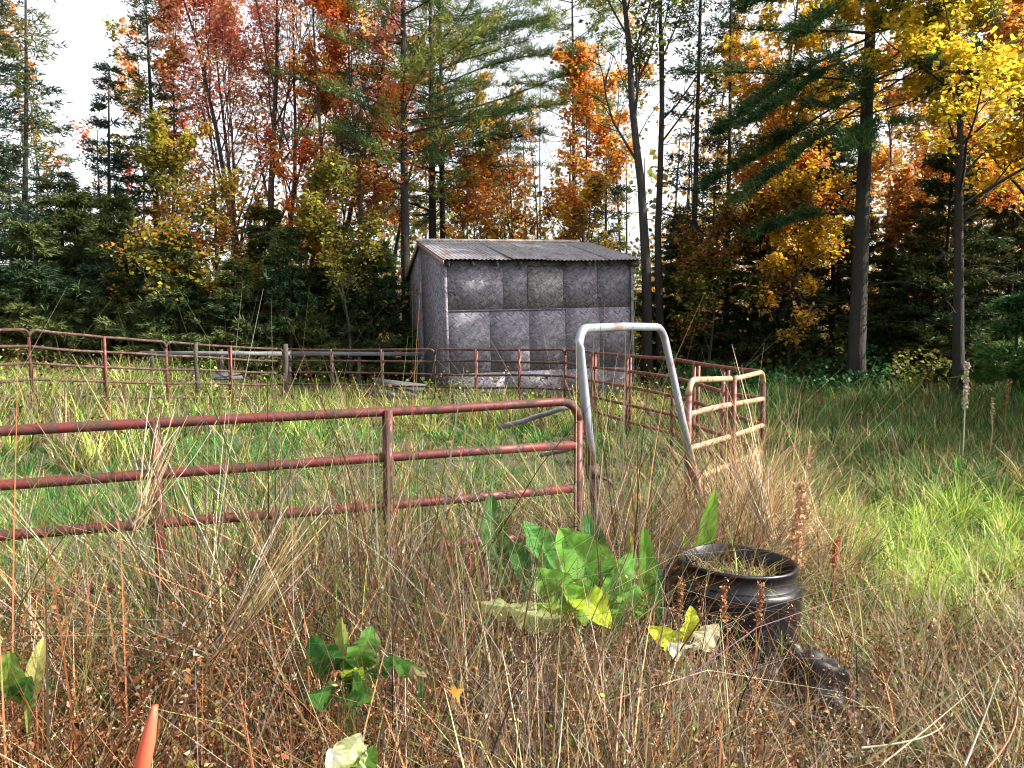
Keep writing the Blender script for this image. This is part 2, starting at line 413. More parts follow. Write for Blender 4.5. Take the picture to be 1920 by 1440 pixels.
G_F = 'pipe panels of the corral'
FA = P(1085, 750, 3.926); FD = np.array((-.938, -.346))
e = FA[:2]+FD*4.0
pipe_panel('pipe_fence_panel', 'long chipped dark red pipe panel crossing the left foreground', FA[:2], e, 1.203, 1.172, M_RED, ups=3, group=G_F, seed=1, rr=.0225)
pts = {'gate': P(1292, 713, 4.98), 'corner': P(1432, 698, 6.5), 'r2': P(1262, 673, 9.3), 'r3': P(1060, 655, 12.9), 'b1': P(815, 655, 13.9),
       'b2': P(531, 655, 14.9), 'l1': P(311, 641, 12.5), 'l2': P(54, 618, 10.5), 'l3': (-7.3, 7.3, 1.55)}
def pan(a, b, label, mat, seed, **k):
    A, B = pts[a], pts[b]
    return pipe_panel('pipe_fence_panel', label, A[:2], B[:2], A[2], B[2], mat, group=G_F, seed=seed, **k)
pan('gate', 'corner', 'short red panel with rails coloured sunlit tan running right from the silver arch', M_PINK, 2, railmat=M_TAN, ups=1, sag=0.02)
pan('corner', 'r2', 'faded red pipe panel running back from the right-hand fence corner', M_PINK, 3, ups=2)
pan('r2', 'r3', 'faded red pipe panel seen through the silver arch, nearest the shed corner', M_PINK, 4, ups=2)
pan('r3', 'b1', 'faded brown-red pipe panel right in front of the shed wall', M_RUSTY, 5, ups=2, postmat=M_PINK)
pan('b1', 'b2', 'rusty pipe panel left of the shed, ending at the dark fence post', M_RUSTY, 6, ups=2)
pan('b2', 'l1', 'rusty pipe panel on the far left before the grey rail fence', M_RUSTY, 7, ups=1, postmat=M_PINK)
pan('l1', 'l2', 'rusty sloping pipe panel on the far left bank', M_RUSTY, 8, ups=1, postmat=M_PINK)
pan('l2', 'l3', 'rusty pipe panel cut off by the left edge of the view', M_RUSTY, 9, ups=1, postmat=M_PINK)

# ------------------------------------------------------------------ silver arch
def make_arch():
    A0, A1 = P(1122, 985, 3.95), P(1083, 616, 3.95); B0, B1 = P(1312, 935, 4.95), P(1242, 613, 4.95)
    base = A0.copy(); base[2] = float(gz(A0[0], A0[1]))
    t = thing('gate_arch', 'leaning silver pipe gate arch with square rounded top', 'gate arch', base)
    def extend(p1, p0):  # carry a leg on down into the ground
        d = p0-p1; k = (float(gz(p0[0], p0[1]))-.05-p1[2])/d[2]; return p1+d*k
    GA, GB = extend(A1, A0)-base, extend(B1, B0)-base; TA, TB = A1-base, B1-base
    def mix(a, b, q): return a+(b-a)*q
    pts_ = []; cr = .10
    up = (TA-GA)/np.linalg.norm(TA-GA); ac = (TB-TA)/np.linalg.norm(TB-TA); dn = (GB-TB)/np.linalg.norm(GB-TB)
    pts_ = [mix(GA, TA, .52), mix(GA, TA, .75)]
    for a in np.linspace(0, math.pi/2, 6): pts_.append(TA-up*cr*(1-math.sin(a))+ac*cr*(1-math.cos(a)))
    pts_.append(mix(TA, TB, .5)+np.array((0, 0, .006)))
    for a in np.linspace(0, math.pi/2, 6): pts_.append(TB-ac*cr*(1-math.sin(a))+dn*cr*(1-math.cos(a)))
    pts_ += [mix(TB, GB, .35), mix(TB, GB, .57)]
    build('hoop', Geo().tube(pts_, .0245, 12), M_GALV, t, smooth=True)
    build('lower_leg', Geo().tube([GA, mix(GA, TA, .3), mix(GA, TA, .56)], .029, 12), M_RUSTY, t, smooth=True)
    build('lower_leg', Geo().tube([GB, mix(GB, TB, .25), mix(GB, TB, .47)], .029, 12), M_RED, t, smooth=True)
    q = mix(GA, TA, .545); g = Geo(); g.tube([q-up*.035, q+up*.035], .036, 12); build('collar', g, M_RUSTY, t, smooth=True)
    q2 = q+np.array((.03, -.03, -.02)); build('latch_hook', Geo().tube([q2, q2+np.array((.05, -.01, -.02)), q2+np.array((.09, 0, -.07))], .009, 6), M_RUSTY, t)
    q = mix(GA, TA, .655); build('hinge_lug', Geo().tube([q, q+np.array((-.07, 0, .012))], .016, 8), M_GALV, t)
make_arch()
def stick(name, label, cat, a, b, r, mat, wob=.01, k=8, seed=1, base_on=None):
    rnd = random.Random(seed); a = np.array(a); b = np.array(b); t = []
    for q in np.linspace(0, 1, 7):
        t.append(a+(b-a)*q+np.array([rnd.uniform(-wob, wob) for _ in range(3)])-a)
    o = build(name, Geo().tube(t, np.linspace(r, r*.8, 7), k), mat, smooth=True); o.location = tuple(a); return tag(o, label, cat)
stick('leaning_pole', 'thin grey weathered pole leaning against the silver arch', 'pole', P(935, 803, 4.1), P(1072, 761, 4.02), .015, M_WOOD, .004)
stick('leaning_pole', 'short grey pole end low beside the arch leg', 'pole', P(1015, 853, 4.10), P(1078, 841, 4.0), .012, M_WOOD, .003, seed=4)

# grey rail fence, posts, pallet and planks behind the corral
def rail_fence():
    A, B = P(262, 662, 15.6), P(795, 664, 16.2)
    base = np.array((A[0], A[1], float(gz(A[0], A[1])))); t = thing('rail_fence', 'silvery wooden rail fence behind the far pipe panels left of the shed', 'fence', base)
    d = B-A
    for q0, q1, dz in ((0, .52, 0), (.5, 1.0, .0)):
        for lvl in (0,):
            a = A+d*q0+np.array((0, 0, dz+lvl)); b = A+d*q1+np.array((0, 0, dz+lvl)); L = np.linalg.norm(b-a)
            o = build('rail', Geo().box((0, 0, 0), (L, .04, .085)), M_WOOD, t); o.location = tuple((a+b)/2-base+np.array((0, .03 if q0 else 0, 0)))
            o.rotation_euler = (0, -math.asin((b-a)[2]/L), math.atan2(b[1]-a[1], b[0]-a[0]))
    for q in (.03, .27, .51, .76, .97):
        p = A+d*q; z = float(gz(p[0], p[1])); h = p[2]+.08-z
        build('post', Geo().tube([(p[0]-base[0], p[1]-base[1]+.12, z-base[2]-.05), (p[0]-base[0]+.01, p[1]-base[1]+.12, z-base[2]+h)], .04, 8), M_WOODD, t)
rail_fence()
def post(label, x, ytop, Y, r, mat, name='fence_post', lean=0.):
    p = P(x, ytop, Y); z = float(gz(p[0], p[1])); h = p[2]-z; rnd = random.Random(int(x))
    pts_ = [(lean*h*q+rnd.uniform(-.01, .01), rnd.uniform(-.01, .01), -.05+(h+.05)*q) for q in np.linspace(0, 1, 5)]
    o = build(name, Geo().tube(pts_, np.linspace(r, r*.85, 5), 9), mat, smooth=True); o.location = (p[0]-lean*h, p[1], z)
    tag(o, label, 'post')
post('brown wooden post beside the red upright of the far left fence', 367, 642, 13.0, .04, M_WOODD)
post('dark crooked wooden post where the far pipe panels meet', 536, 645, 14.75, .055, M_WOODD, lean=.04)
def plank(label, a, b, w, mat):
    A, B = np.array(a), np.array(b); L = np.linalg.norm(B-A); g = Geo().box((0, 0, 0), (L, w, .035))
    o = build('loose_plank', g, mat); o.location = tuple((A+B)/2); o.rotation_euler = (R(35), -math.asin((B-A)[2]/L), math.atan2(B[1]-A[1], B[0]-A[0])); tag(o, label, 'plank')
plank('grey plank lying low in front of the shed, left of its corner', P(700, 716, 14.5), P(795, 728, 14.2), .2, M_WOODG)
plank('dark plank lying under the grey plank near the shed', P(690, 736, 14.0), P(782, 741, 13.8), .16, M_WOODD)
plank('silver-grey board propped low behind the far left fence', P(395, 706, 13.6), P(452, 704, 14.0), .18, M_WOODG)

# ------------------------------------------------------------------ trees
def unit(v): return v/(np.linalg.norm(v)+1e-9)
def perp_rot(d, ang, az, rng):
    ref = np.array((0, 0, 1.)) if abs(d[2]) < .9 else np.array((1., 0, 0))
    a = unit(np.cross(d, ref)); b = np.cross(d, a)
    return unit(d*math.cos(ang)+(a*math.cos(az)+b*math.sin(az))*math.sin(ang))
def poly(p, d, L, n, wander, trop, rng):
    out_ = [p]; d = d.copy(); st = L/n
    for i in range(n):
        d = unit(d+rng.normal(0, wander, 3)+np.array((0, 0, trop))); out_.append(out_[-1]+d*st)
    return np.array(out_)
def at(pl, q):
    f = q*(len(pl)-1); i = min(int(f), len(pl)-2); return pl[i]+(pl[i+1]-pl[i])*(f-i), unit(pl[i+1]-pl[i])

def leaf_quads(g, pts_, size, cols, rng, flat=.5, aspect=.75, jitter=0.):
    n = len(pts_)
    if n == 0: return
    pts_ = pts_+rng.normal(0, jitter, (n, 3)) if jitter else pts_
    nrm = rng.normal(0, 1, (n, 3)); nrm[:, 2] = np.abs(nrm[:, 2])+flat*2; nrm /= np.linalg.norm(nrm, axis=1)[:, None]
    r = rng.normal(0, 1, (n, 3)); a = np.cross(nrm, r); a /= np.linalg.norm(a, axis=1)[:, None]; b = np.cross(nrm, a)
    s = (size*np.clip(rng.lognormal(-.05, .28, n), .45, 1.5))[:, None]
    fold = nrm*s*rng.uniform(-.12, .25, n)[:, None]
    V = np.stack([pts_-a*s*.5, pts_+b*s*.5*aspect+fold, pts_+a*s*.5, pts_-b*s*.5*aspect+fold*.6], 1).reshape(-1, 3)
    i = np.arange(n)[:, None]*4
    g.add(V, f4=i+np.array((0, 1, 2, 3)), c=np.repeat(cols, 4, 0))
def palette(rng, n, pal, w=None, var=.22, pts_=None):
    pal = np.array(pal, float); w = np.array(w if w is not None else np.ones(len(pal)), float)
    if pts_ is None: idx = rng.choice(len(pal), n, p=w/w.sum())
    else:  # neighbouring leaves share a colour
        c = np.cumsum(w/w.sum()); u = vn(pts_[:, 0]*1.1+pts_[:, 1]*.7, pts_[:, 2]*1.1, 3)
        u = np.clip((u-.5)*1.35+.5+rng.normal(0, .13, n), 0, .9999); idx = np.searchsorted(c, u); idx = np.minimum(idx, len(pal)-1)
    col = pal[idx]*(1+rng.normal(0, var, (n, 1)))*(1+rng.normal(0, .08, (n, 3)))
    return np.clip(col, .004, .9)

def hardwood(name, label, x, Y, h, r, seed, pal, w=None, n_leaf=6000, leaf=.11, crown0=.35, spread=.42, stems=((0, 0),), ang=(28, 55),
             group=None, bark=None, dens=1.0, limbs=15, reach=.34, cat='tree', twig_leaf=1.0):
    """x: pixel column of the trunk at the ground; stems: lean (dx, dy per metre of height) of each stem"""
    rng = np.random.default_rng(seed); X = px(x, Y); z = float(gz(X, Y))-.05
    t = thing(name, label, cat, (X, Y, z), group=group)
    g = Geo(); tips = []; wts = []
    for si, (lx, ly) in enumerate(stems):
        hh = h*(1 if si == 0 else rng.uniform(.82, 1.0)); rr = r*(1 if si == 0 else rng.uniform(.65, .9))
        off = np.array((.18*si*np.sign(lx+1e-3), rng.uniform(-.1, .1), 0)) if len(stems) > 1 else np.zeros(3)
        tr = poly(off, unit(np.array((lx, ly, 1.))), hh, 14, .035, .02, rng)
        rad = rr*(1-np.linspace(0, 1, 15)**.9*.9); rad[0] *= 1.45
        g.tube(tr, rad, 9)
        nl = int(limbs)
        for i in range(nl):
            q = crown0+(1-crown0)*((i+rng.uniform(0, .9))/nl); p, d = at(tr, min(q, .985))
            a = R(rng.uniform(*ang))*(1.1-.35*q); L = hh*reach*(1-.62*(q-crown0)/(1-crown0))*rng.uniform(.6, 1.15)*(spread/.42)
            d2 = perp_rot(d, a, rng.uniform(0, 2*math.pi), rng); l0 = poly(p, d2, L, 5, .09, .05, rng)
            r0 = max(.008, rr*(1-q*.9)*.42); g.tube(l0, r0*(1-np.linspace(0, 1, 6)*.8), 4, cap=False)
            ns = int(rng.integers(5, 9)*dens)
            for j in range(ns):
                qq = .22+.78*(j+rng.random())/ns; p2, d3 = at(l0, min(qq, .99)); L2 = L*rng.uniform(.22, .5)*(1.15-.5*qq)
                s1 = poly(p2, perp_rot(d3, R(rng.uniform(25, 60)), rng.uniform(0, 6.28), rng), L2, 3, .12, .05, rng)
                g.tube(s1, max(.005, r0*.38)*(1-np.linspace(0, 1, 4)*.7), 3, cap=False)
                tips.append(s1[1:]); wts.append(np.full(3, 1.1))
                for k in range(3):
                    p3, d4 = at(s1, rng.uniform(.3, .98)); s2 = poly(p3, perp_rot(d4, R(rng.uniform(25, 65)), rng.uniform(0, 6.28), rng), L2*rng.uniform(.3, .6), 1, .15, .03, rng)
                    g.tube(s2, (.0055, .0025), 3, cap=False); s2 = np.array([s2[0]*(1-u)+s2[1]*u for u in (.1, .4, .7, 1)]); tips.append(s2); wts.append(np.full(4, 1.))
    if h > 9 and len(stems) < 3:
        for i in range(9):
            p, d = at(tr, rng.uniform(.12, crown0+.05)); dd = perp_rot(d, R(rng.uniform(60, 95)), rng.uniform(0, 6.28), rng); L = rng.uniform(.25, 1.3); sb = poly(p, dd, L, 3, .2, -.02, rng)
            g.tube(sb, np.linspace(.012, .004, 4), 3, cap=False)
            for k in range(3): p3, d4 = at(sb, rng.uniform(.3, 1)); g.tube(np.array([p3, p3+perp_rot(d4, R(45), rng.uniform(0, 6.28), rng)*L*.35]), (.005, .002), 3, cap=False)
    build('trunk', g, bark or M_BARK, t, smooth=True)
    tp = np.vstack(tips); wt = np.concatenate(wts)
    if n_leaf:
        # uneven crown: some clumps are thick, some bare
        wt = wt*np.clip((vn(tp[:, 0]*.9, tp[:, 2]*.9+tp[:, 1], seed % 13)-.25)*2.2, .03, 1.6)
        idx = rng.choice(len(tp), n_leaf, p=wt/wt.sum()); pp = tp[idx]+rng.normal(0, .10, (n_leaf, 3))
        lg = Geo(); leaf_quads(lg, pp, leaf, palette(rng, n_leaf, pal, w, pts_=pp), rng, flat=.35)
        build('crown', lg, M_LEAF, t, color=True)
    return t

def needles(g, P0, D, L, wd, cols, rng):
    n = len(P0); r = rng.normal(0, 1, (n, 3)); s = np.cross(D, r); s /= np.linalg.norm(s, axis=1)[:, None]+1e-9
    V = np.stack([P0-s*wd[:, None], P0+s*wd[:, None], P0+D*L[:, None]], 1).reshape(-1, 3)
    g.add(V, f3=np.arange(n*3).reshape(-1, 3), c=np.repeat(cols, 3, 0))

def conifer(name, label, x, Y, h, r, seed, kind='spruce', pal=((.02, .045, .018), (.035, .06, .02), (.05, .075, .02)), w=None, base=.05, width=.2, sparse=1.0,
            n_needle=16000, lean=(0, 0), group=None, bark=None, nsize=1.0, whorls=None, cat='tree', extra=()):
    rng = np.random.default_rng(seed); X = px(x, Y); z = float(gz(X, Y))-.05
    t = thing(name, label, cat, (X, Y, z), group=group)
    g = Geo(); tr = poly(np.zeros(3), unit(np.array((lean[0], lean[1], 1.))), h, 14, .005, .01, rng)
    rad = r*(1-np.linspace(0, 1, 15)*.93); rad[0] *= 1.18; g.tube(tr, rad, 10)
    twp = []; twd = []
    W = h*width; nb = whorls or int(h*4.2*sparse)
    pine = kind == 'pine'
    specs = []
    for i in range(nb):
        q = base+(1-base)*((i+rng.random())/nb)
        prof = (1-(q-base)/(1-base)); L = W*(prof**.8*.95+.06)*rng.uniform(.6, 1.15) if not pine else W*(.35+.75*math.sin(min(1, prof*1.15)*math.pi*.62))*rng.uniform(.55, 1.15)
        for k in range(int(rng.integers(2, 5)) if pine else int(rng.integers(4, 7))):
            specs.append((q, rng.uniform(0, 6.283), L*rng.uniform(.75, 1.1), (rng.uniform(-.05, .45) if pine else rng.uniform(-.35, .12))))
    specs = [(*e_, 1.0) for e_ in specs]+[(*e_, 3.2) for e_ in extra]
    for q, az, L, el, mult in specs:
        p, d = at(tr, min(q, .99)); d2 = unit(np.array((math.cos(az), math.sin(az), el)))
        if L < .08: continue
        pl = poly(p, d2, L, 6, .05, .045 if not pine else -.02, rng)
        g.tube(pl, max(.006, min(r*.3, L*.0075))*(1-np.linspace(0, 1, 7)*.8), 4, cap=False)
        m = max(3, int(L*(6 if pine else 9)*mult))
        for j in range(m):
            qq = (.35 if pine else .12)+(.65 if pine else .88)*(j+rng.random())/m; p2, d3 = at(pl, min(qq, .99))
            sgn = 1 if rng.random() < .5 else -1; sv = unit(np.cross(d3, (0, 0, 1.)))*sgn
            L2 = (.22+.3*L*(1-qq)*.6)*rng.uniform(.6, 1.2) if not pine else rng.uniform(.2, .5)
            dd = unit(d3*.8+sv*rng.uniform(.2, 1.0)+np.array((0, 0, rng.uniform(-.25, .1) if not pine else rng.uniform(.0, .5))))
            if L2 > .12 and j % 2 == 0: g.tube(np.array([p2, p2+dd*L2]), (.005, .002), 3, cap=False)
            for u in np.linspace(.15, 1, 5 if not pine else 4): twp.append(p2+dd*L2*u); twd.append(dd)
    if h > 9:
        for i in range(26):
            p, d = at(tr, rng.uniform(.08, max(base, .2)+.15)); dd = perp_rot(d, R(rng.uniform(70, 100)), rng.uniform(0, 6.28), rng); L = rng.uniform(.3, 1.5); sb = poly(p, dd, L, 3, .15, -.03, rng)
            g.tube(sb, np.linspace(.014, .004, 4), 3, cap=False)
            for k in range(3): p3, d4 = at(sb, rng.uniform(.3, 1)); g.tube(np.array([p3, p3+perp_rot(d4, R(45), rng.uniform(0, 6.28), rng)*L*.35]), (.005, .002), 3, cap=False)
    build('trunk', g, bark or M_BARKP, t, smooth=True)
    twp = np.array(twp); twd = np.array(twd)
    idx = rng.integers(0, len(twp), n_needle); p = twp[idx]+rng.normal(0, .035, (n_needle, 3)); d = twd[idx]+rng.normal(0, .75 if pine else .55, (n_needle, 3))
    if pine: d[:, 2] += .25
    d /= np.linalg.norm(d, axis=1)[:, None]
    L = rng.uniform(.12, .24, n_needle)*nsize if pine else rng.uniform(.08, .19, n_needle)*nsize; wd = np.full(n_needle, .011 if pine else .019)*nsize
    lg = Geo(); needles(lg, p, d, L, wd, palette(rng, n_needle, pal, w, pts_=p), rng)
    build('crown', lg, M_NEEDLE, t, color=True); return t

RED = [(.52, .07, .035), (.62, .12, .04), (.60, .19, .09), (.66, .24, .06)]
ORANGE = [(.66, .25, .04), (.58, .18, .03), (.66, .37, .07), (.50, .24, .06)]
YEL = [(.68, .47, .03), (.64, .40, .03), (.54, .44, .05), (.64, .30, .03)]
OLIVE = [(.15, .18, .035), (.24, .23, .04), (.34, .28, .045), (.10, .125, .03)]
BROWN = [(.34, .18, .05), (.40, .20, .045), (.22, .15, .05), (.48, .29, .06)]
PINE = [(.05, .10, .03), (.085, .14, .035), (.15, .20, .04), (.23, .25, .05)]
DPINE = [(.025, .07, .025), (.045, .105, .03), (.085, .155, .04)]
DARK = [(.032, .060, .024), (.058, .092, .03), (.11, .135, .04)]
BLUE = [(.025, .06, .045), (.04, .085, .055), (.065, .09, .04)]

# --- left edge
conifer('spruce_tree', 'thin leaning sparse spruce near the left edge against white sky', 40, 19, 11.5, .10, 11, pal=DARK, base=.28, width=.13, sparse=.8, n_needle=7000, lean=(.065, 0), bark=M_BARK)
conifer('spruce_tree', 'dark full spruce at the far left edge', -10, 18.5, 10.5, .14, 12, pal=BLUE, base=.1, width=.2, n_needle=15000)
conifer('spruce_tree', 'bluish spruce with a thin bare top left of the white sky gap', 212, 21, 8.2, .10, 13, pal=BLUE, base=.12, width=.17, sparse=.8, n_needle=10000)
conifer('spruce_tree', 'pointed dark spruce standing left of the red maple', 305, 21.5, 10.6, .14, 14, pal=DARK+[(.10, .10, .02)], base=.1, width=.19, n_needle=17000)
hardwood('maple_tree', 'slim rust-orange maple rising before the pointed spruce', 345, 20.5, 10.0, .07, 15, ORANGE, n_leaf=5200, crown0=.22, spread=.26, limbs=18, leaf=.10, bark=M_BARKR)
hardwood('maple_tree', 'golden maple at the top left corner', -60, 15.0, 11.5, .12, 16, YEL, n_leaf=4500, crown0=.58, spread=.5, leaf=.12, limbs=12)
conifer('spruce_tree', 'short dark spruce behind the far left fence', 130, 19.5, 5.2, .09, 17, pal=DARK, width=.27, n_needle=14000)
conifer('spruce_tree', 'low black-green fir under the leaning spruce', 30, 20.5, 5.6, .09, 18, pal=DARK, width=.27, n_needle=12000)
# --- red maple and its neighbours
SALMON = [(.76, .18, .10), (.80, .31, .19), (.80, .40, .28), (.78, .38, .12)]
hardwood('red_maple', 'large bare-branched red maple with several dark stems left of the shed', 520, 20, 11.6, .13, 21, SALMON, w=[2, 3, 3, 2], n_leaf=28000, leaf=.088, crown0=.28, spread=.56, limbs=14, ang=(16, 38), bark=M_BARKR,
         stems=((-.03, 0), (.05, .02), (-.13, .03), (.13, -.02), (-.21, .02), (.22, .03)), dens=1.1)
hardwood('red_maple', 'orange-red maple between the bare red maple and the tall dark trunk', 690, 19.2, 10.4, .09, 22, [(.76, .20, .07), (.78, .32, .10), (.70, .16, .07)]+ORANGE, n_leaf=13000, crown0=.30, spread=.30, limbs=20, leaf=.09, bark=M_BARKR)
hardwood('slim_tree', 'slim grey sapling just left of the red maple stems', 412, 22, 10, .06, 23, RED, n_leaf=900, crown0=.42, spread=.3, limbs=12)
hardwood('slim_tree', 'second slim sapling close to the red maple stems', 440, 23, 10.5, .05, 24, ORANGE, n_leaf=900, crown0=.45, spread=.28, limbs=11)
hardwood('understorey_maple', 'low red-orange maple in front of the red maple trunk', 560, 19.0, 5.6, .045, 25, [(.5, .10, .03), (.55, .2, .03)]+ORANGE, n_leaf=3800, crown0=.3, spread=.55, limbs=12, leaf=.10, bark=M_BARKR)
hardwood('understorey_maple', 'yellow-olive young tree below the pointed spruce', 330, 18.0, 5.0, .05, 26, [(.34, .26, .03), (.24, .22, .03), (.15, .17, .03), (.42, .22, .03)], n_leaf=5600, crown0=.18, spread=.6, limbs=14, leaf=.10)
hardwood('understorey_maple', 'olive-green young tree left of the shed', 655, 17.6, 4.8, .05, 27, OLIVE+[(.30, .20, .03)], n_leaf=6000, crown0=.12, spread=.6, limbs=15, leaf=.10)
hardwood('understorey_maple', 'brownish-yellow young tree between red maple and spruce', 455, 17.9, 4.4, .045, 28, [(.36, .22, .03), (.24, .19, .03), (.40, .16, .03)], n_leaf=4600, crown0=.15, spread=.6, limbs=13, leaf=.10)
def copy_tree(o):
    c = o.copy(); COL.objects.link(c)
    for ch in o.children:
        d = ch.copy(); COL.objects.link(d); d.parent = c
    return c
def again(proto, label, x, Y, sc, rz, group=None):
    """another individual of the same kind: own place, size and turn"""
    c = copy_tree(proto); X = px(x, Y); c.location = (X, Y, float(gz(X, Y))-.05); c.rotation_euler = (0, 0, rz); c.scale = sc; tag(c, label, group=group); return c
fir_a = conifer('fir_tree', 'bushy dark green fir left of the red maple base', 225, 18.2, 4.3, .08, 31, pal=DARK+[(.07, .09, .025)], width=.36, n_needle=42000, sparse=1.3)
fir_b = conifer('fir_tree', 'black-green fir right under the red maple stems', 545, 17.8, 3.9, .08, 33, pal=DARK, width=.36, n_needle=40000, sparse=1.3)
again(fir_a, 'bushy green fir between the spruces and the red maple base', 345, 17.6, (.95, .95, .80), 1.3)
again(fir_b, 'low dark fir close to the left shed wall', 700, 18.6, (1.0, 1.0, .95), 2.1)
again(fir_b, 'low dark fir behind the fence at the far left', 75, 17.5, (1.05, 1.05, .95), 3.9)
again(fir_a, 'small dark fir between two others behind the grey rail fence', 440, 17.4, (.8, .8, .66), 4.4)
again(fir_b, 'dark fir filling the gap right of the red maple base', 620, 19.2, (1.15, 1.15, 1.05), .7)
again(fir_a, 'dark fir behind the dark fence post', 500, 19.6, (1.1, 1.1, 1.0), 2.9)
again(fir_b, 'dark fir at the left edge behind the rusty fence', -40, 17.2, (1.0, 1.0, .95), 5.2)
again(fir_a, 'dark fir between the bluish spruce and the short spruce', 150, 18.9, (1.1, 1.1, 1.05), 5.9)
# --- pines behind the shed
conifer('white_pine', 'tall pine with straight dark trunk just left of the shed roof', 764, 19.5, 14.5, .145, 41, 'pine', PINE, base=.34, width=.22, n_needle=30000, sparse=.6)
conifer('white_pine', 'green pine with twin stems rising behind the shed roof', 812, 22.5, 15, .16, 42, 'pine', PINE, base=.30, width=.24, n_needle=36000, sparse=.6,
        extra=((.47, -.15, 3.9, .28), (.55, -.05, 4.2, .45), (.62, .1, 3.6, .5), (.42, -.1, 3.2, .2)))
conifer('white_pine', 'second stem pine tight against the twin behind the shed', 832, 22.8, 14, .12, 43, 'pine', PINE, base=.38, width=.2, n_needle=18000, sparse=.5)
hardwood('slim_tree', 'slender orange-leaved tree above the middle of the shed roof', 948, 24, 8.2, .06, 44, ORANGE, n_leaf=4200, crown0=.35, spread=.34, limbs=15, leaf=.12)
hardwood('slim_tree', 'many-stemmed bare sapling fanning out above the shed roof', 1010, 21.5, 6.8, .05, 45, YEL+ORANGE, n_leaf=1500, crown0=.35, spread=.42, limbs=8, stems=((0, 0), (.14, 0), (-.12, 0), (.26, .05), (-.22, 0)), bark=M_BARKR)
hardwood('maple_tree', 'orange-gold maple above the right half of the shed roof', 1088, 23, 8.9, .08, 46, [(.55, .26, .04), (.52, .32, .05)]+ORANGE, n_leaf=7000, crown0=.36, spread=.40, limbs=17, leaf=.12)
hardwood('maple_tree', 'rust-red low maple right behind the shed ridge', 900, 21.8, 6.6, .06, 47, ORANGE+BROWN, n_leaf=4800, crown0=.3, spread=.55, limbs=13, leaf=.11)
hardwood('understorey_maple', 'golden understorey tree behind the shed ridge', 1075, 20.8, 5.0, .045, 48, YEL+BROWN, n_leaf=4500, crown0=.3, spread=.55, limbs=12, leaf=.10)
conifer('spruce_tree', 'dark spruce clump behind the right end of the shed roof', 1135, 24, 7.2, .1, 49, pal=DARK, width=.22, n_needle=13000)
conifer('white_pine', 'thin green-topped pine left of the forked tree', 1075, 25, 15, .1, 50, 'pine', PINE, base=.48, width=.16, n_needle=16000, sparse=.5)
# --- trees right of the shed
LGRN = [(.13, .17, .035), (.22, .23, .04), (.08, .12, .03), (.32, .28, .04)]
hardwood('forked_tree', 'dark forked tree with yellow-green leaves at the right end of the shed', 1216, 18.6, 14, .15, 51, LGRN, n_leaf=6000, crown0=.36, spread=.30, limbs=17, ang=(18, 34), stems=((-.03, 0),), leaf=.10)
hardwood('forked_tree', 'straight dark tree tight behind the forked tree', 1243, 19.4, 14, .12, 52, LGRN, n_leaf=4500, crown0=.42, spread=.26, limbs=14, stems=((-.02, 0),), leaf=.10)
conifer('dead_spruce', 'thin dark spruce pole with short twiggy branches right of the forked tree', 1297, 19.8, 14, .095, 53, pal=DARK+[(.09, .08, .03)], base=.2, width=.085, sparse=.55, n_needle=6000, bark=M_BARK)
conifer('dead_spruce', 'slim sparse spruce pole midway between forked tree and great pine', 1360, 21, 14, .09, 54, pal=DARK+[(.09, .08, .03)], base=.25, width=.09, sparse=.5, n_needle=6000, bark=M_BARKR)
hardwood('maple_tree', 'golden-yellow maple above the dark drooping pine boughs', 1395, 20.2, 11, .10, 55, YEL, n_leaf=8500, crown0=.42, spread=.38, limbs=19, leaf=.13)
hardwood('understorey_maple', 'amber understorey maple below the drooping pine boughs', 1440, 19.5, 7.0, .06, 56, YEL+ORANGE, n_leaf=6000, crown0=.35, spread=.5, limbs=15, leaf=.12)
GP = ((.60, 3.25, 3.2, -.35), (.575, 3.7, 3.0, -.45), (.51, 3.15, 3.8, -.42), (.50, 3.5, 3.6, -.5), (.44, 3.05, 3.9, -.45), (.42, 3.45, 3.6, -.55), (.27, 3.3, 2.6, -.1), (.64, 3.05, 3.6, -.05), (.66, 3.5, 3.4, .0),
      (.70, 3.2, 3.6, .0), (.58, .15, 3.6, .4), (.62, -.25, 3.4, .35), (.52, .3, 2.8, .3), (.40, 4.3, 2.4, -.3), (.47, 5.2, 2.6, -.2), (.55, 4.6, 3.0, -.2))
conifer('great_white_pine', 'thick-trunked white pine with long drooping green boughs on the right', 1606, 17, 15.5, .205, 57, 'pine', DPINE, w=[1, 2, 2], base=.36, width=.22, n_needle=60000, sparse=.42, extra=GP, nsize=1.1)
hardwood('maple_tree', 'bright yellow maple filling the top right corner', 1800, 15.5, 9.8, .13, 58, [(.72, .56, .04), (.70, .50, .03), (.58, .52, .06), (.66, .40, .03)], n_leaf=25000, crown0=.36, spread=.48, limbs=20, leaf=.105, ang=(35, 65), bark=M_BARKP)
hardwood('maple_tree', 'yellow and orange maple at the right edge of the view', 1935, 15.8, 9.4, .15, 59, [(.68, .50, .03), (.66, .40, .03)]+ORANGE, n_leaf=14000, crown0=.28, spread=.50, limbs=18, leaf=.105, bark=M_BARKP)
hardwood('maple_tree', 'orange maple glowing behind the yellow one on the right', 1745, 21.5, 8.6, .09, 60, ORANGE+BROWN, n_leaf=8500, crown0=.25, spread=.52, limbs=17, leaf=.13)
hardwood('maple_tree', 'orange-brown maple deep in the wood right of the great pine', 1880, 20.5, 7.8, .08, 61, ORANGE+BROWN, n_leaf=8000, crown0=.22, spread=.55, limbs=16, leaf=.13)
hardwood('understorey_maple', 'brown-orange young maple left of the great pine trunk', 1480, 18.8, 4.6, .05, 62, BROWN+YEL, n_leaf=7500, crown0=.15, spread=.6, limbs=14, leaf=.11)
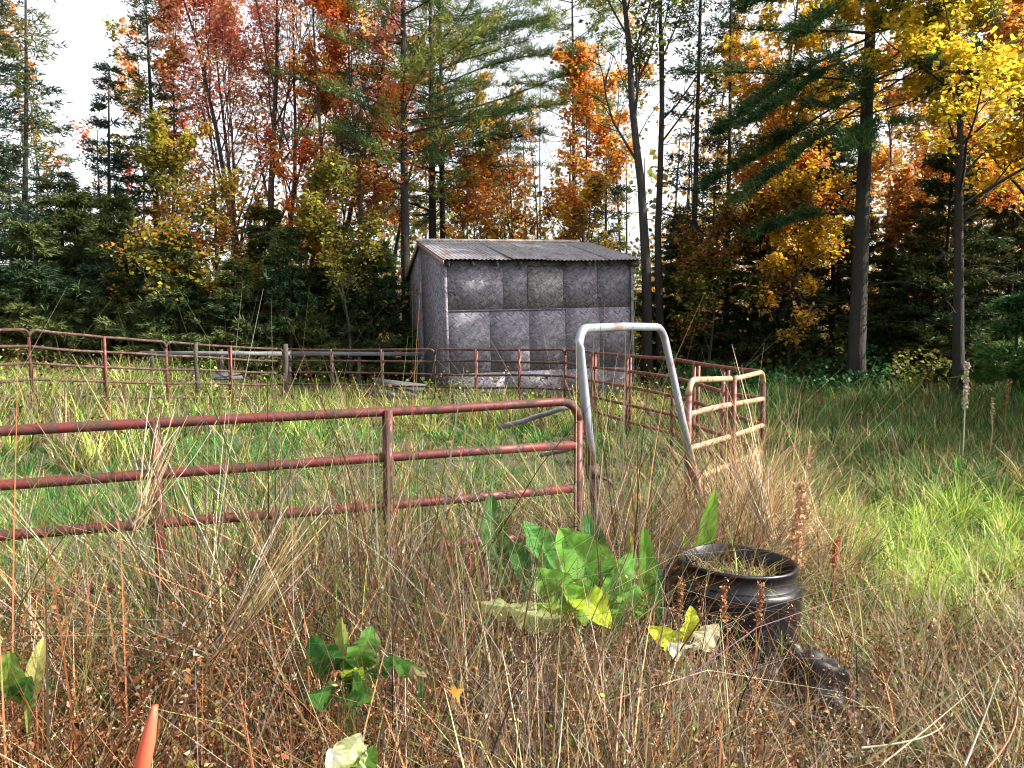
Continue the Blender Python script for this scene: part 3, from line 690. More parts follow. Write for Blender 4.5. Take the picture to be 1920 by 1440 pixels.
hardwood('understorey_maple', 'olive young maple right behind the silver arch', 1330, 18.4, 4.2, .045, 63, OLIVE+BROWN, n_leaf=5200, crown0=.15, spread=.6, limbs=13, leaf=.11)
hardwood('understorey_maple', 'dim brown young maple right of the great pine trunk', 1700, 19.0, 4.8, .05, 64, ORANGE+BROWN, n_leaf=7500, crown0=.15, spread=.6, limbs=14, leaf=.11)
hem = conifer('hemlock_tree', 'dark hemlock behind the great pine trunk', 1560, 20.5, 7.0, .10, 65, pal=DARK+[(.05, .06, .02)], width=.30, n_needle=42000, nsize=1.2, sparse=1.2)
again(hem, 'dark hemlock right of the great pine, under the yellow maple', 1765, 18.2, (.95, .95, .85), 2.0)
again(hem, 'low dark hemlock between silver arch and great pine', 1415, 19.8, (.95, .95, .72), 3.8)
again(hem, 'dark hemlock behind the far right maple trunk', 1890, 18.8, (1, 1, .9), 5.0)
again(hem, 'low dark hemlock just behind the right end of the shed', 1285, 21.0, (.9, .9, .65), .9)
again(hem, 'low dark hemlock immediately right of the great pine trunk', 1665, 18.6, (.7, .7, .5), 1.4)
conifer('hemlock_tree', 'fresh green low hemlock at the right edge', 1905, 14.6, 2.3, .06, 67, pal=[(.03, .10, .03), (.05, .14, .035), (.09, .18, .03)], width=.46, n_needle=16000)
for x_, y_, sc_, rz_ in ((12.4, 7.4, 1.2, .4), (13.6, 9.8, 1.35, 1.9), (12.9, 12.4, 1.2, 2.7), (17.0, 8.6, 1.4, 4.1), (17.5, 11.8, 1.4, 5.0)):
    c_ = again(hem, 'dark hemlock of the wood running on past the right edge', 0, 1, (sc_, sc_, sc_), rz_, 'hemlocks past the right edge'); c_.location = (x_, y_, float(gz(x_, y_))-.05)
# --- slim poles deeper in the wood
rng0 = np.random.default_rng(77)
def deep(label, group, xs, pal, leaf_n, seed0):
    protos = []
    for i, x in enumerate(xs):
        Y = float(rng0.uniform(24, 30))
        if i < 2: protos.append(hardwood('woodland_pole', label, x, Y, float(rng0.uniform(10, 12.5)), float(rng0.uniform(.06, .10)), seed0+i, pal, n_leaf=leaf_n, crown0=.34, spread=.38, limbs=12, leaf=.12, group=group, dens=.7))
        else: again(protos[i % 2], label, x, Y, (1, 1, float(rng0.uniform(.85, 1.1))), float(rng0.uniform(0, 6.2)), group)
deep('slim woodland tree standing deep behind the left-hand spruces', 'slim trees behind the left-hand spruces', (95, 262, 590, 640), RED+ORANGE+OLIVE, 2500, 200)
deep('slim woodland tree standing deep in the wood behind the shed', 'slim trees behind the shed', (735, 872, 985, 1165), ORANGE+OLIVE, 3000, 220)
deep('slim woodland tree standing deep in the dark wood around the great pine', 'slim trees around the great pine', (1325, 1430, 1530, 1650, 1720, 1790, 1850, 1950), YEL+ORANGE+BROWN, 4500, 240)

# ------------------------------------------------------------------ far woods and undergrowth (uncountable masses)
def far_woods():
    rng = np.random.default_rng(301); n = 110000
    Y = rng.uniform(30, 52, n); xp = rng.uniform(-500, 2420, n); X = px(xp, Y)
    top = np.interp(xp, [-500, 200, 420, 700, 1000, 1200, 1330, 1600, 2400], [6.5, 5.4, 5.4, 6.6, 7.6, 7.6, 10.8, 12, 12])+2.6*(vn(X*.28, Y*.1, 4)-.5)*2
    z = rng.random(n)**1.5*top
    keep = (vn(X*.45+Y*.3, z*.5, 6) > .10+.42*(z/top)**1.5); X, Y, z, xp = X[keep], Y[keep], z[keep], xp[keep]
    p = np.stack([X, Y, gz(X, Y)+z], -1); pal = np.array(OLIVE+BROWN+DARK+ORANGE)
    wl = np.array([3, 3, 2, 4, 2, 1, 3, 1, 6, 6, 3, 1, 1, .6, 1.]); wr = np.array([2, 2, 2, 3, 4, 4, 4, 4, 3, 3, 2, 5, 5, 4, 4.])
    c = np.where((xp > 1230)[:, None], palette(rng, len(p), pal, wr, pts_=p), palette(rng, len(p), pal, wl, pts_=p))
    g = Geo(); leaf_quads(g, p, .25, c, rng, flat=.0)
    for i in range(90):
        x = rng.uniform(-500, 2420); Yt = rng.uniform(31, 46); a = np.array((px(x, Yt), Yt, float(gz(px(x, Yt), Yt)))); hh = rng.uniform(7, 13)
        pl = poly(a, np.array((rng.normal(0, .03), 0, 1.)), hh, 6, .02, 0, rng); n0 = g.n
        g.tube(pl, rng.uniform(.06, .13)*(1-np.linspace(0, 1, 7)*.8), 5, cap=False); g.C[-1] = np.full((g.n-n0, 3), .055, np.float32)
    o = build('far_woods', g, M_LEAF, color=True); tag(o, 'far autumn wood closing the view behind the nearer trees', 'woods', kind='stuff')
far_woods()
def undergrowth():
    rng = np.random.default_rng(302); n = 95000
    Y = 16.4+rng.random(n)**1.15*11; xp = rng.uniform(-350, 2270, n); X = px(xp, Y)
    hgt = (.25+1.7*vn(X*.7, Y*.7, 8)**1.5)*np.interp(Y, [16.4, 18, 20, 27], [.5, .9, 1.7, 2.4])
    shed = (xp > 735) & (xp < 1235) & (Y < 21.5); keep = ~shed; X, Y, hgt, xp = X[keep], Y[keep], hgt[keep], xp[keep]; n = len(X)
    z = rng.random(n)*hgt; p = np.stack([X, Y, gz(X, Y)+z], -1)
    pal = np.array(OLIVE+BROWN+[(.02, .045, .018), (.035, .075, .022)])
    wl = np.array([4, 3, 2.5, 4, 3, 2, 3, 1.5, 2, 3.]); wr = np.array([2, 1.5, 1, 4, 3, 2, 3, 1, 5, 4.])
    c = np.where((xp > 1210)[:, None], palette(rng, n, pal, wr, pts_=p), palette(rng, n, pal, wl, pts_=p))
    fern = (xp > 1235) & (xp < 1665) & (Y < 18.2); c[fern] = palette(rng, int(fern.sum()), [(.045, .14, .04), (.06, .18, .05), (.03, .10, .03)])
    g = Geo(); leaf_quads(g, p, .105, c, rng, flat=.2)
    o = build('undergrowth', g, M_LEAF, color=True); tag(o, 'low tangled leafy undergrowth along the edge of the wood', 'undergrowth', kind='stuff')
undergrowth()

# ------------------------------------------------------------------ grasses
def blades(g, rng, X, Y, h, lean, curl, wd, cols, seg=3, z=None, az=None, tipc=None):
    n = len(X); az = rng.uniform(0, 2*math.pi, n) if az is None else az
    z = gz(X, Y)-.02 if z is None else z
    t = np.linspace(0, 1, seg+1); a = lean[:, None]+curl[:, None]*(t[None, :-1]+.5/seg)
    st = (h/seg)[:, None]
    dx = np.concatenate([np.zeros((n, 1)), np.cumsum(np.sin(a)*st, 1)], 1); dz = np.concatenate([np.zeros((n, 1)), np.cumsum(np.cos(a)*st, 1)], 1)
    px_ = X[:, None]+np.cos(az)[:, None]*dx; py = Y[:, None]+np.sin(az)[:, None]*dx; pz = z[:, None]+dz
    sa = az+math.pi/2+rng.normal(0, .7, n); wv = wd[:, None]*(1-.88*t[None, :]**1.6)*.5
    ox = np.cos(sa)[:, None]*wv; oy = np.sin(sa)[:, None]*wv
    V = np.stack([np.stack([px_-ox, py-oy, pz], -1), np.stack([px_+ox, py+oy, pz], -1)], 2).reshape(-1, 3)
    b = (np.arange(n)*(2*(seg+1)))[:, None]; s = np.arange(seg)[None, :]*2
    q = np.stack([b+s, b+s+1, b+s+3, b+s+2], -1).reshape(-1, 4)
    g.add(V, f4=q, c=np.repeat(cols, 2*(seg+1), 0))
    return np.stack([px_[:, -1], py[:, -1], pz[:, -1]], -1)
def wedge(rng, n, y0, y1, power=1.0, m=1.0):
    Y = y0+(y1-y0)*rng.random(n)**power; X = (rng.random(n)*2-1)*(.72*Y+m); return X, Y
def fence_y(X): return FA[1]+(X-FA[0])*(FD[1]/FD[0])      # line of the front panel
STRAW = [(.47, .33, .15), (.39, .27, .13), (.32, .235, .135), (.25, .17, .09), (.54, .41, .22)]
GREYS = [(.24, .195, .14), (.18, .15, .11), (.31, .26, .195), (.13, .10, .075)]
RUST = [(.17, .065, .026), (.24, .10, .04), (.10, .042, .02), (.29, .14, .06)]
GRN = [(.04, .145, .024), (.06, .19, .03), (.025, .095, .024), (.095, .22, .04)]
LIME = [(.26, .38, .05), (.36, .46, .08), (.17, .29, .04), (.46, .48, .14)]
OLG = [(.09, .12, .028), (.14, .145, .04), (.055, .08, .024), (.21, .19, .06)]
BARREL = P(1374, 1062, 3.45)
def clear(X, Y, rad): return (X-BARREL[0])**2+(Y-BARREL[1]-.02)**2 > rad**2
def pick(rng, maps, pals, var=.2, u=None, u0=None):
    """maps: (k, n) weights; choose a palette for each blade"""
    w = np.array(maps, float); w = w/w.sum(0); u = rng.random(w.shape[1]) if u is None else u; idx = (np.cumsum(w, 0) < u).sum(0)
    out_ = np.zeros((w.shape[1], 3)); lum = 1 if u0 is None else .62+.85*((u0*7.7) % 1.0)[:, None]
    for k, pl in enumerate(pals):
        m = idx == k
        if m.any(): out_[m] = palette(rng, int(m.sum()), pl, var=var)
    return np.clip(out_*lum, .004, .9)

def tufted(rng, X, Y, per, spread):
    """gather blades into tufts that splay outward; returns place, outward direction, tuft index and one random number per tuft"""
    n = len(X); m = max(1, n//per); t = rng.integers(0, m, n); sp = spread*rng.lognormal(0, .4, m)[t]
    a = rng.uniform(0, 2*math.pi, n); r = sp*np.sqrt(rng.random(n))
    return X[t]+r*np.cos(a), Y[t]+r*np.sin(a), a+rng.normal(0, .6, n), t, rng.random(m)[t], np.clip(rng.lognormal(0, .38, m), .4, 2.1)[t]
def pasture():
    rng = np.random.default_rng(401); n = 150000
    X, Y = wedge(rng, n, 2.6, 14.5, 1.25)
    right = px(1432, 6.5)+.1
    k = (Y > fence_y(X)-.5) & ((X < right) | (Y > 9)) & (X < 2.6); X, Y = X[k], Y[k]; n = len(X)
    g = Geo()
    for part, (per, spread, share, h0) in enumerate(((9, .12, .58, .085), (34, .075, .42, .20))):
        m = int(n*share); o_ = rng.permutation(n)[:m]; x, y, az, t, u, hs_ = tufted(rng, X[o_], Y[o_], per, spread)
        c1 = vn(x*.9, y*.9, 11); c2 = vn(x*2.1, y*2.1, 12); far = sstep(9.5, 13, y)
        h = h0*(.6+.9*c1)*(1+.8*far)*np.clip(hs_, .4, 1.7)*rng.uniform(.6, 1.25, m)
        wd = np.interp(y, [2.6, 6, 14], [.0055, .0085, .017])*rng.uniform(.7, 1.3, m); near = sstep(4.9, 3.6, y-.25*x)
        w = [2.6-1.6*far, .25+.7*far+.25*c2, .06+1.4*far*c1+.3*near+.15*part, .08+.25*near+.25*part*c1, .35+.4*c1, .03+.15*near]
        cols = pick(rng, w, [GRN, LIME, STRAW, GREYS, OLG, RUST], .26, .75*u+.25*rng.random(m), u)
        blades(g, rng, x, y, h, rng.uniform(.05, .75, m), rng.uniform(.1, 1.6, m), wd, cols, 2, az=az)
    tag(build('pasture_grass', g, M_GRASS, color=True), 'short green grass covering the inside of the corral', 'grass', kind='stuff')
pasture()
def tall_far():
    rng = np.random.default_rng(402); n = 66000
    X, Y = wedge(rng, n, 8.0, 18.5, .9)
    k = ((Y > 11.2-.12*X) & (X < 3)) | (X >= 3) | (X < -4.2); X, Y = X[k], Y[k]; n = len(X)
    x, y, az, t, u, hs_ = tufted(rng, X, Y, 26, .16)
    c1 = vn(x*.8, y*.8, 13); lf = sstep(-1.5, -4.5, x)
    h = (.20+.34*c1)*(1+.1*lf)*np.clip(hs_, .4, 1.4)*rng.uniform(.6, 1.2, n); rt = sstep(2.5, 4.5, x)
    cols = pick(rng, [.7*(1-rt)+.15*rt, .4*(1-rt)+.12, .6+.5*rt, .5*(1-rt)+.05, .25+.8*rt, .35*(1-rt)+.1], [STRAW, GREYS, OLG, LIME, GRN, RUST], .26, .75*u+.25*rng.random(n), u)
    g = Geo(); blades(g, rng, x, y, h, rng.uniform(0, .55, n), rng.uniform(.1, 1.3, n), rng.uniform(.011, .022, n), cols, 2, az=az)
    # leafy weeds among it
    m = 15000; X, Y = wedge(rng, m, 8.5, 17.5, .9); k = ((Y > 11.5-.12*X) | (X < -4.4)) & (X < 3.2); X, Y = X[k], Y[k]; c = vn(X*1.1, Y*1.1, 23); k = rng.random(len(X)) < c*1.2; X, Y, c = X[k], Y[k], c[k]
    p = np.stack([X, Y, gz(X, Y)+rng.random(len(X))*(.25+.65*c)], -1); leaf_quads(g, p, .06, palette(rng, len(p), OLG+RUST+LIME[:2], pts_=p*3), rng, flat=.3)
    tag(build('rough_grass', g, M_GRASS, color=True), 'taller straw and olive grass behind the corral and below the wood', 'grass', kind='stuff')
tall_far()
def meadow():
    rng = np.random.default_rng(403); n = 130000
    X, Y = wedge(rng, n, 2.2, 10.5, 1.15, .8)
    edge = np.interp(Y, [2.2, 3.6, 4.4, 5, 6.5, 10.5], [1.35, 1.35, 1.1, 1.3, 2.1, 2.4])
    k = (X > edge) & clear(X, Y, .34); X, Y = X[k], Y[k]; n = len(X)
    x, y, az, t, u, hs_ = tufted(rng, X, Y, 30, .085); k = clear(x, y, .31); x, y, az, u, hs_ = x[k], y[k], az[k], u[k], hs_[k]; n = len(x)
    c1 = vn(x*.9, y*.9, 15); c2 = vn(x*2.4, y*2.4, 16)
    sunlit_band = sstep(4.0, 4.5, y)*sstep(6.6, 5.8, y)*sstep(1.9, 2.5, x); far = sstep(5.8, 6.8, y); nr = sstep(3.9, 3.1, y)  # the band paints in a sunlit patch with extra lime blades
    gold = sstep(2.3, 1.7, x)*sstep(3.9, 4.3, y)*sstep(6.6, 6.0, y)       # rank dead grass along the right-hand panel
    h = (.12+.26*c1+.12*c2)*(1-.3*sunlit_band)*(1+.35*nr)*(1+1.75*gold)*np.clip(hs_, .4, 1.3)*rng.uniform(.6, 1.25, n)
    cols = pick(rng, [(.10+2.2*sunlit_band+.5*(1-nr)*(1-far))*(1-.85*gold), (.3+.7*far)*(1-.7*gold), .2+.55*nr+.25*c1*far+1.6*gold, .7*far+.2+.35*nr, .12+.5*nr+.4*gold, .05+.45*nr], [LIME, GRN, STRAW, OLG, GREYS, RUST], .26, .75*u+.25*rng.random(n), u)
    g = Geo(); wd = np.interp(y, [2.2, 6, 10], [.0055, .009, .014])*rng.uniform(.7, 1.4, n)
    blades(g, rng, x, y, h, rng.uniform(.0, .7, n), rng.uniform(.1, 1.7, n), wd, cols, 3, az=az)
    tag(build('meadow_grass', g, M_GRASS, color=True), 'sunlit lime and olive meadow grass to the right of the corral', 'grass', kind='stuff')
meadow()
def weedy_front():
    rng = np.random.default_rng(404); n = 100000
    X, Y = wedge(rng, n, 1.05, 4.5, .75, .7)
    c1 = vn(X*1.3, Y*1.3, 17)
    behind = np.where((X > -.35) & (X < 1.35), .75, .25)
    k = (Y < fence_y(X)+behind) & clear(X, Y, .31) & (rng.random(n) < .40+.9*c1)
    k &= ~((X > 1.25) & (Y > 3.3)); X, Y = X[k], Y[k]
    x, y, az, t, u, hs_ = tufted(rng, X, Y, 34, .075); k = clear(x, y, .29); X, Y, az, u, hs_ = x[k], y[k], az[k], u[k], hs_[k]; n = len(X)
    c1 = vn(X*1.3, Y*1.3, 17); c2 = vn(X*3, Y*3, 18)
    lim = np.interp(X, [-2.5, -1.7, -1.35, -.9, -.5, 0, .5, 1.0, 2], [1.15, 1.25, 1.55, 1.2, 1.15, 1.0, .78, .52, .52])
    lim = lim*np.interp(Y, [1.05, 1.6, 2.3, 2.9, 3.8], [.48, .64, .92, 1.0, .85])
    lim = lim*np.where((X > .9) & (Y < 3.3), .82, 1)*(1+.95*sstep(.2, .45, X)*sstep(3.4, 3.65, Y))*(1+.28*sstep(-.9, -.5, X)*sstep(2.7, 3.1, Y))
    h = lim*(.34+.46*c1+.32*c2)*np.clip(hs_, .5, 1.5)*rng.uniform(.4, 1.15, n)
    left = sstep(-.1, -.7, X); lowl = sstep(2.7, 2.0, Y)*left
    pk = sstep(-.25, -.05, X)*sstep(.75, .45, X)*sstep(2.5, 2.0, Y); up_ = sstep(1.9, 2.7, Y)
    cols = pick(rng, [.48+.25*c2+.8*pk, .32+.55*up_, .46+1.25*lowl+.5*pk, .38+.5*sstep(-.9, -1.5, X)+.25*up_, .12+.3*sstep(.5, 0, X)*c1], [STRAW, GREYS, RUST, OLG, GRN], .34, .7*u+.3*rng.random(n), u)
    kink = rng.random(n) < .45
    lean = np.where(kink, rng.uniform(.4, 1.4, n), rng.uniform(0, .55, n)); curl = np.where(kink, rng.uniform(.2, 1.8, n), rng.uniform(0, 1.2, n))
    g = Geo(); blades(g, rng, X, Y, h*np.where(kink, 1.2, 1), lean, curl, rng.lognormal(math.log(.0055), .42, n).clip(.002, .014), cols, 3, az=az)
    # crumpled dead leaves and broken bits held in the tangle
    m = 30000; xb, yb = wedge(rng, m, 1.15, 4.3, .9, .6); c = vn(xb*1.6, yb*1.6, 25); k = (yb < fence_y(xb)+.3) & clear(xb, yb, .32) & (rng.random(m) < .2+1.0*c) & ~((xb > 1.25) & (yb > 3.3)); xb, yb, c = xb[k], yb[k], c[k]; m = len(xb)
    lb = np.interp(xb, [-2.5, -1.35, -.5, .5, 1.2], [.55, .7, .55, .45, .3])*np.interp(yb, [1.15, 2.3, 3.5], [.55, .85, 1]); p = np.stack([xb, yb, gz(xb, yb)+rng.random(m)**.8*lb*(.4+.9*c)], -1)
    leaf_quads(g, p, .026, palette(rng, m, RUST+RUST+GREYS+OLG, var=.35), rng, flat=0, aspect=.55)
    # small green leaves of living weeds among the dead ones
    m = 6500; xb, yb = wedge(rng, m, 1.3, 3.9, .9, .4); c = vn(xb*2.2, yb*2.2, 27); k = (yb < fence_y(xb)) & clear(xb, yb, .34) & (xb < .6) & (c > .56); xb, yb, c = xb[k], yb[k], c[k]; m = len(xb)
    p = np.stack([xb, yb, gz(xb, yb)+rng.random(m)*np.interp(yb, [1.3, 2.5, 3.5], [.32, .5, .6])*(.3+.9*c)], -1); leaf_quads(g, p, .024, palette(rng, m, GRN+LIME[:3], var=.3), rng, flat=.4, aspect=.6)
    m = 1700; xs, ys = wedge(rng, m, 1.2, 4.0, .8, .6); k = (ys < fence_y(xs)+.15) & clear(xs, ys, .36) & ~((xs > 1.25) & (ys > 3.3)); xs, ys = xs[k], ys[k]; m = len(xs)
    lm = np.interp(xs, [-2, -1.3, 0, 1, 2], [.8, .85, .65, .45, .4])*np.interp(ys, [1.2, 2.5], [.6, 1.0])
    blades(g, rng, xs, ys, lm*rng.uniform(.4, 1.15, m), np.abs(rng.normal(0, .45, m)), rng.uniform(-.1, .9, m), rng.uniform(.005, .010, m), palette(rng, m, RUST+GREYS+STRAW[:3]+[(.05, .03, .02)], var=.3), 3)
    # long pale flowering stems lying across the tangle
    m = 1500; X, Y = wedge(rng, m, 1.3, 4.0, .9, .6); k = (Y < fence_y(X)+.2) & clear(X, Y, .36); X, Y = X[k], Y[k]; m = len(X)
    tips = blades(g, rng, X, Y, rng.uniform(.5, 1.0, m)*np.interp(X, [-2, 0, 1, 2], [1, .85, .7, .7]), rng.uniform(0, .75, m), rng.uniform(0, 1.2, m), rng.uniform(.0028, .005, m),
                  palette(rng, m, [(.62, .50, .32), (.52, .42, .28), (.45, .33, .2), (.58, .5, .38)]), 6)
    q = np.repeat(tips, 9, 0)+rng.normal(0, 1, (m*9, 3))*np.array((.010, .010, .03)); leaf_quads(g, q, .012, palette(rng, m*9, STRAW+GREYS), rng, flat=0, aspect=.35)
    tag(build('dry_grass', g, M_DRY, color=True), 'tangled dead straw-coloured grass filling the foreground before the red panel', 'grass', kind='stuff')
weedy_front()
def brown_weeds():
    rng = np.random.default_rng(405); n = 2100
    X, Y = wedge(rng, n, 1.25, 3.7, .9, .6)
    c = vn(X*1.2, Y*1.2, 21); zone = (.12+.95*sstep(-.15, -.6, X)*sstep(2.9, 2.2, Y)+.35*sstep(.0, .2, X)*sstep(.9, .6, X)*sstep(2.4, 1.9, Y)+.12*sstep(1, 1.6, X))*(.4+1.1*c)
    k = (rng.random(n) < zone) & (Y < fence_y(X)-.05) & clear(X, Y, .36); X, Y = X[k], Y[k]; n = len(X)
    g = Geo(); h = rng.uniform(.40, .80, n)*np.interp(X, [-1.5, 0, 1.5], [1.05, .95, .7])*np.interp(Y, [1.2, 2.2], [.7, 1.0]); az = rng.uniform(0, 6.28, n); lean = rng.uniform(0, .4, n)
    blades(g, rng, X, Y, h, lean, lean*0+.15, np.full(n, .005), palette(rng, n, RUST), 4, az=az)
    z0 = gz(X, Y)-.02; rep = 70
    q = rng.uniform(.40, 1.0, (n, rep)); dx = np.sin(lean+.08)[:, None]*h[:, None]*q; dz = np.cos(lean+.08)[:, None]*h[:, None]*q
    wob = (.008+.05*(1-q)*rng.random((n, 1)))
    p = np.stack([X[:, None]+np.cos(az)[:, None]*dx+rng.normal(0, 1, (n, rep))*wob, Y[:, None]+np.sin(az)[:, None]*dx+rng.normal(0, 1, (n, rep))*wob, z0[:, None]+dz], -1).reshape(-1, 3)
    leaf_quads(g, p, .0125, palette(rng, len(p), RUST+RUST+[(.07, .03, .016)], var=.35), rng, flat=0, aspect=.5)
    tag(build('brown_seed_weeds', g, M_DRY, color=True), 'rust-brown dead seed weeds massed in the lower foreground', 'weeds', kind='stuff')
brown_weeds()
def litter():
    rng = np.random.default_rng(406); n = 16000
    Y = rng.uniform(8, 30, n); X = (rng.random(n)*2-1)*(.75*Y+1); k = (rng.random(n) < sstep(9, 18, Y)); X, Y = X[k], Y[k]
    p = np.stack([X, Y, gz(X, Y)+rng.uniform(.01, .10, len(X))], -1); g = Geo(); leaf_quads(g, p, .09, palette(rng, len(p), ORANGE+BROWN+BROWN), rng, flat=1.2)
    tag(build('fallen_leaves', g, M_LEAF, color=True), 'orange and brown fallen leaves scattered below the trees', 'leaves', kind='stuff')
litter()

# ------------------------------------------------------------------ broad-leaved plants
def big_leaf(parent, name, root, tip, width, col, droop=.1, twist=0., ruffle=.02, mat=None, stalk=.25, seed=0, normal_hint=None):
    """a long broad leaf with midrib fold and wavy margin, from root to tip (local coordinates)"""
    rng = np.random.default_rng(seed); root = np.array(root, float); tip = np.array(tip, float); ax = tip-root; L = np.linalg.norm(ax); d = ax/L
    side = unit(np.cross(d, normal_hint if normal_hint is not None else np.array((0.25, -1., .45)))); nrm = np.cross(side, d)
    if twist: side, nrm = side*math.cos(twist)+nrm*math.sin(twist), nrm*math.cos(twist)-side*math.sin(twist)
    m, kx = 34, 7; g = Geo(); V = []; C = []
    ph = rng.uniform(0, 6.28, 4); foot = np.array((root[0]*.25, root[1]*.25, .0)); ns = 5; fq = rng.uniform(14, 22)
    for i in range(m):
        if i < ns:      # leaf stalk up from the crown of the plant
            u0 = i/ns; c = foot+(root-foot)*u0; q = 0; w = .005
        else:
            q = (i-ns)/(m-1-ns); c = root+ax*q+nrm*(-droop*L*(q-.5)**2*2)+np.array((0, 0, -droop*L*q*q*.6)); w = width*.5*math.sin(math.pi*min(1, .02+.98*q)**.9)**.62+.004
        for j in range(-kx, kx+1):
            u = j/kx; e_ = abs(u); rf = (ruffle*math.sin(q*fq+ph[0 if u < 0 else 1])+ruffle*.5*math.sin(q*fq*2.3+ph[2]))*e_**1.6+.035*width*math.sin(q*44-e_*5)*e_*(1-e_)
            rag = 1+.05*math.sin(q*fq*1.7+ph[3]+(2 if u < 0 else 0))*e_
            V.append(c+side*w*u*rag+nrm*(e_*w*.36+rf*min(1, w*25))+d*(-.15*w*e_))
            vein = .72+.4*abs(math.sin((q*11-e_*1.6)*3.1))**.5 if j else 1.5
            cc = np.array(col)*vein*rng.uniform(.85, 1.12)*(1+.25*q)
            if (e_ > .8 and rng.random() < .30) or rng.random() < .02: cc = cc*.45+np.array((.10, .06, .02))
            C.append(cc)
    n = 2*kx+1; i = np.arange(m-1)[:, None]*n; j = np.arange(n-1)[None, :]
    q_ = np.stack([i+j, i+j+1, i+n+j+1, i+n+j], -1).reshape(-1, 4)
    g.add(np.array(V), f4=q_, c=np.clip(np.array(C), 0, .9))
    o = build(name, g, mat or M_LEAFY, parent, smooth=True, color=True); return o
M_LEAFY = leafmat('broad_leaf', .5, .6, .12)
DG, MG, YG, PG = (.022, .085, .022), (.04, .125, .028), (.30, .40, .03), (.42, .47, .22)
def plant(name, label, x, Y, leaves, seed, cat='plant'):
    X = px(x, Y); z = float(gz(X, Y)); t = thing(name, label, cat, (X, Y, z)); o = np.array((X, Y, z))
    for i, (rx, ry, rY, tx, ty, tY, w, col, dr, tw) in enumerate(leaves):
        big_leaf(t, 'leaf', P(rx, ry, rY)-o, P(tx, ty, tY)-o, w, col, dr, tw, .075*w, seed=seed+i)
    return t
plant('horseradish_plant', 'large broad-leaved green plant left of the black barrel', 1110, 3.2, [
    (1165, 1150, 3.15, 1048, 985, 3.25, .23, (.14, .32, .05), .05, .25), (1090, 1150, 3.2, 985, 970, 3.3, .18, (.08, .23, .045), .05, -.25),
    (1075, 1110, 2.95, 1142, 1148, 2.78, .13, YG, .30, .3), (1105, 1150, 3.05, 1000, 1060, 3.05, .17, (.14, .32, .05), .1, .5),
    (1075, 1150, 2.95, 885, 1125, 2.85, .13, PG, .08, 1.0), (1050, 1170, 2.9, 960, 1140, 2.75, .12, PG, .05, .9), (1120, 1150, 3.15, 1192, 1030, 3.25, .17, (.10, .26, .045), .08, -.4),
    (1140, 1160, 3.0, 1065, 1085, 2.9, .15, (.17, .34, .045), .25, .4), (1160, 1165, 3.0, 1195, 1090, 3.0, .13, (.09, .24, .04), .15, -.2), (1080, 1165, 2.95, 1010, 1125, 2.85, .12, (.26, .38, .06), .2, .7),
    (1130, 1150, 3.25, 1100, 960, 3.4, .14, (.035, .12, .028), .03, .0), (1050, 1155, 3.1, 955, 1010, 3.25, .12, (.04, .13, .03), .06, .3)], 500)
plant('horseradish_plant', 'upright narrow green leaf with yellow tip beside the barrel', 1218, 3.35, [
    (1222, 1175, 3.3, 1208, 985, 3.3, .075, (.10, .24, .03), .03, .2), (1205, 1170, 3.35, 1178, 990, 3.45, .06, (.20, .2, .05), .05, 1.0), (1235, 1170, 3.25, 1232, 1050, 3.2, .05, DG, .02, -.5)], 520)
plant('horseradish_plant', 'tall bright leaf rising behind the barrel rim on its left', 1318, 3.75, [
    (1300, 1110, 3.74, 1342, 915, 3.8, .085, (.16, .34, .04), .04, .3), (1295, 1105, 3.74, 1285, 1000, 3.7, .05, (.2, .3, .04), .1, .2)], 530)
plant('horseradish_plant', 'dull green upright leaf under the red rail end', 925, 3.55, [
    (935, 1075, 3.5, 918, 925, 3.6, .13, (.05, .14, .035), .02, .1), (920, 1080, 3.5, 958, 960, 3.6, .06, (.2, .15, .05), .05, .5)], 540)
plant('dock_plant', 'pale yellow leaves curling at the front foot of the barrel', 1265, 2.95, [
    (1290, 1215, 2.95, 1225, 1165, 2.8, .09, (.5, .55, .05), .25, .5), (1280, 1210, 2.95, 1300, 1130, 2.9, .08, (.5, .56, .06), .2, -.2), (1290, 1225, 2.9, 1262, 1200, 2.7, .08, (.75, .75, .62), .2, .7),
    (1300, 1215, 2.95, 1345, 1165, 2.85, .09, (.62, .55, .36), .2, .4)], 550)
plant('burdock_plant', 'curled green leaves low in the brown weeds left of centre', 645, 2.3, [
    (650, 1265, 2.3, 580, 1180, 2.22, .12, (.035, .115, .026), .35, .6), (655, 1265, 2.3, 700, 1165, 2.3, .11, (.07, .16, .03), .25, -.5), (645, 1285, 2.25, 590, 1290, 2.1, .10, (.05, .14, .03), .4, .6),
    (660, 1275, 2.3, 635, 1150, 2.35, .07, (.22, .27, .07), .12, .9), (655, 1270, 2.3, 668, 1245, 2.15, .06, (.26, .34, .04), .5, 0.), (665, 1280, 2.3, 735, 1225, 2.25, .08, (.04, .12, .03), .3, -.8), (650, 1290, 2.2, 690, 1290, 2.1, .09, (.06, .15, .03), .3, .3)], 560)
plant('burdock_plant', 'small green leaf lit in the weeds below the broad plant', 770, 2.2, [
    (790, 1270, 2.2, 742, 1225, 2.1, .05, (.08, .2, .04), .3, .5), (790, 1275, 2.2, 775, 1245, 2.1, .04, (.30, .25, .14), .4, .6)], 570)
plant('sunlit_leaf_plant', 'sunlit leaves coloured almost white at the bottom of the view', 655, 1.75, [  # strong sun painted into the near-white leaf colours
    (650, 1450, 1.72, 668, 1368, 1.66, .09, (.62, .68, .36), .25, .4), (655, 1455, 1.72, 620, 1400, 1.62, .06, (.74, .76, .55), .2, .2), (665, 1455, 1.72, 700, 1395, 1.66, .05, (.09, .2, .04), .2, -.3),
    (650, 1460, 1.70, 640, 1440, 1.6, .06, (.4, .5, .08), .3, .5)], 580)
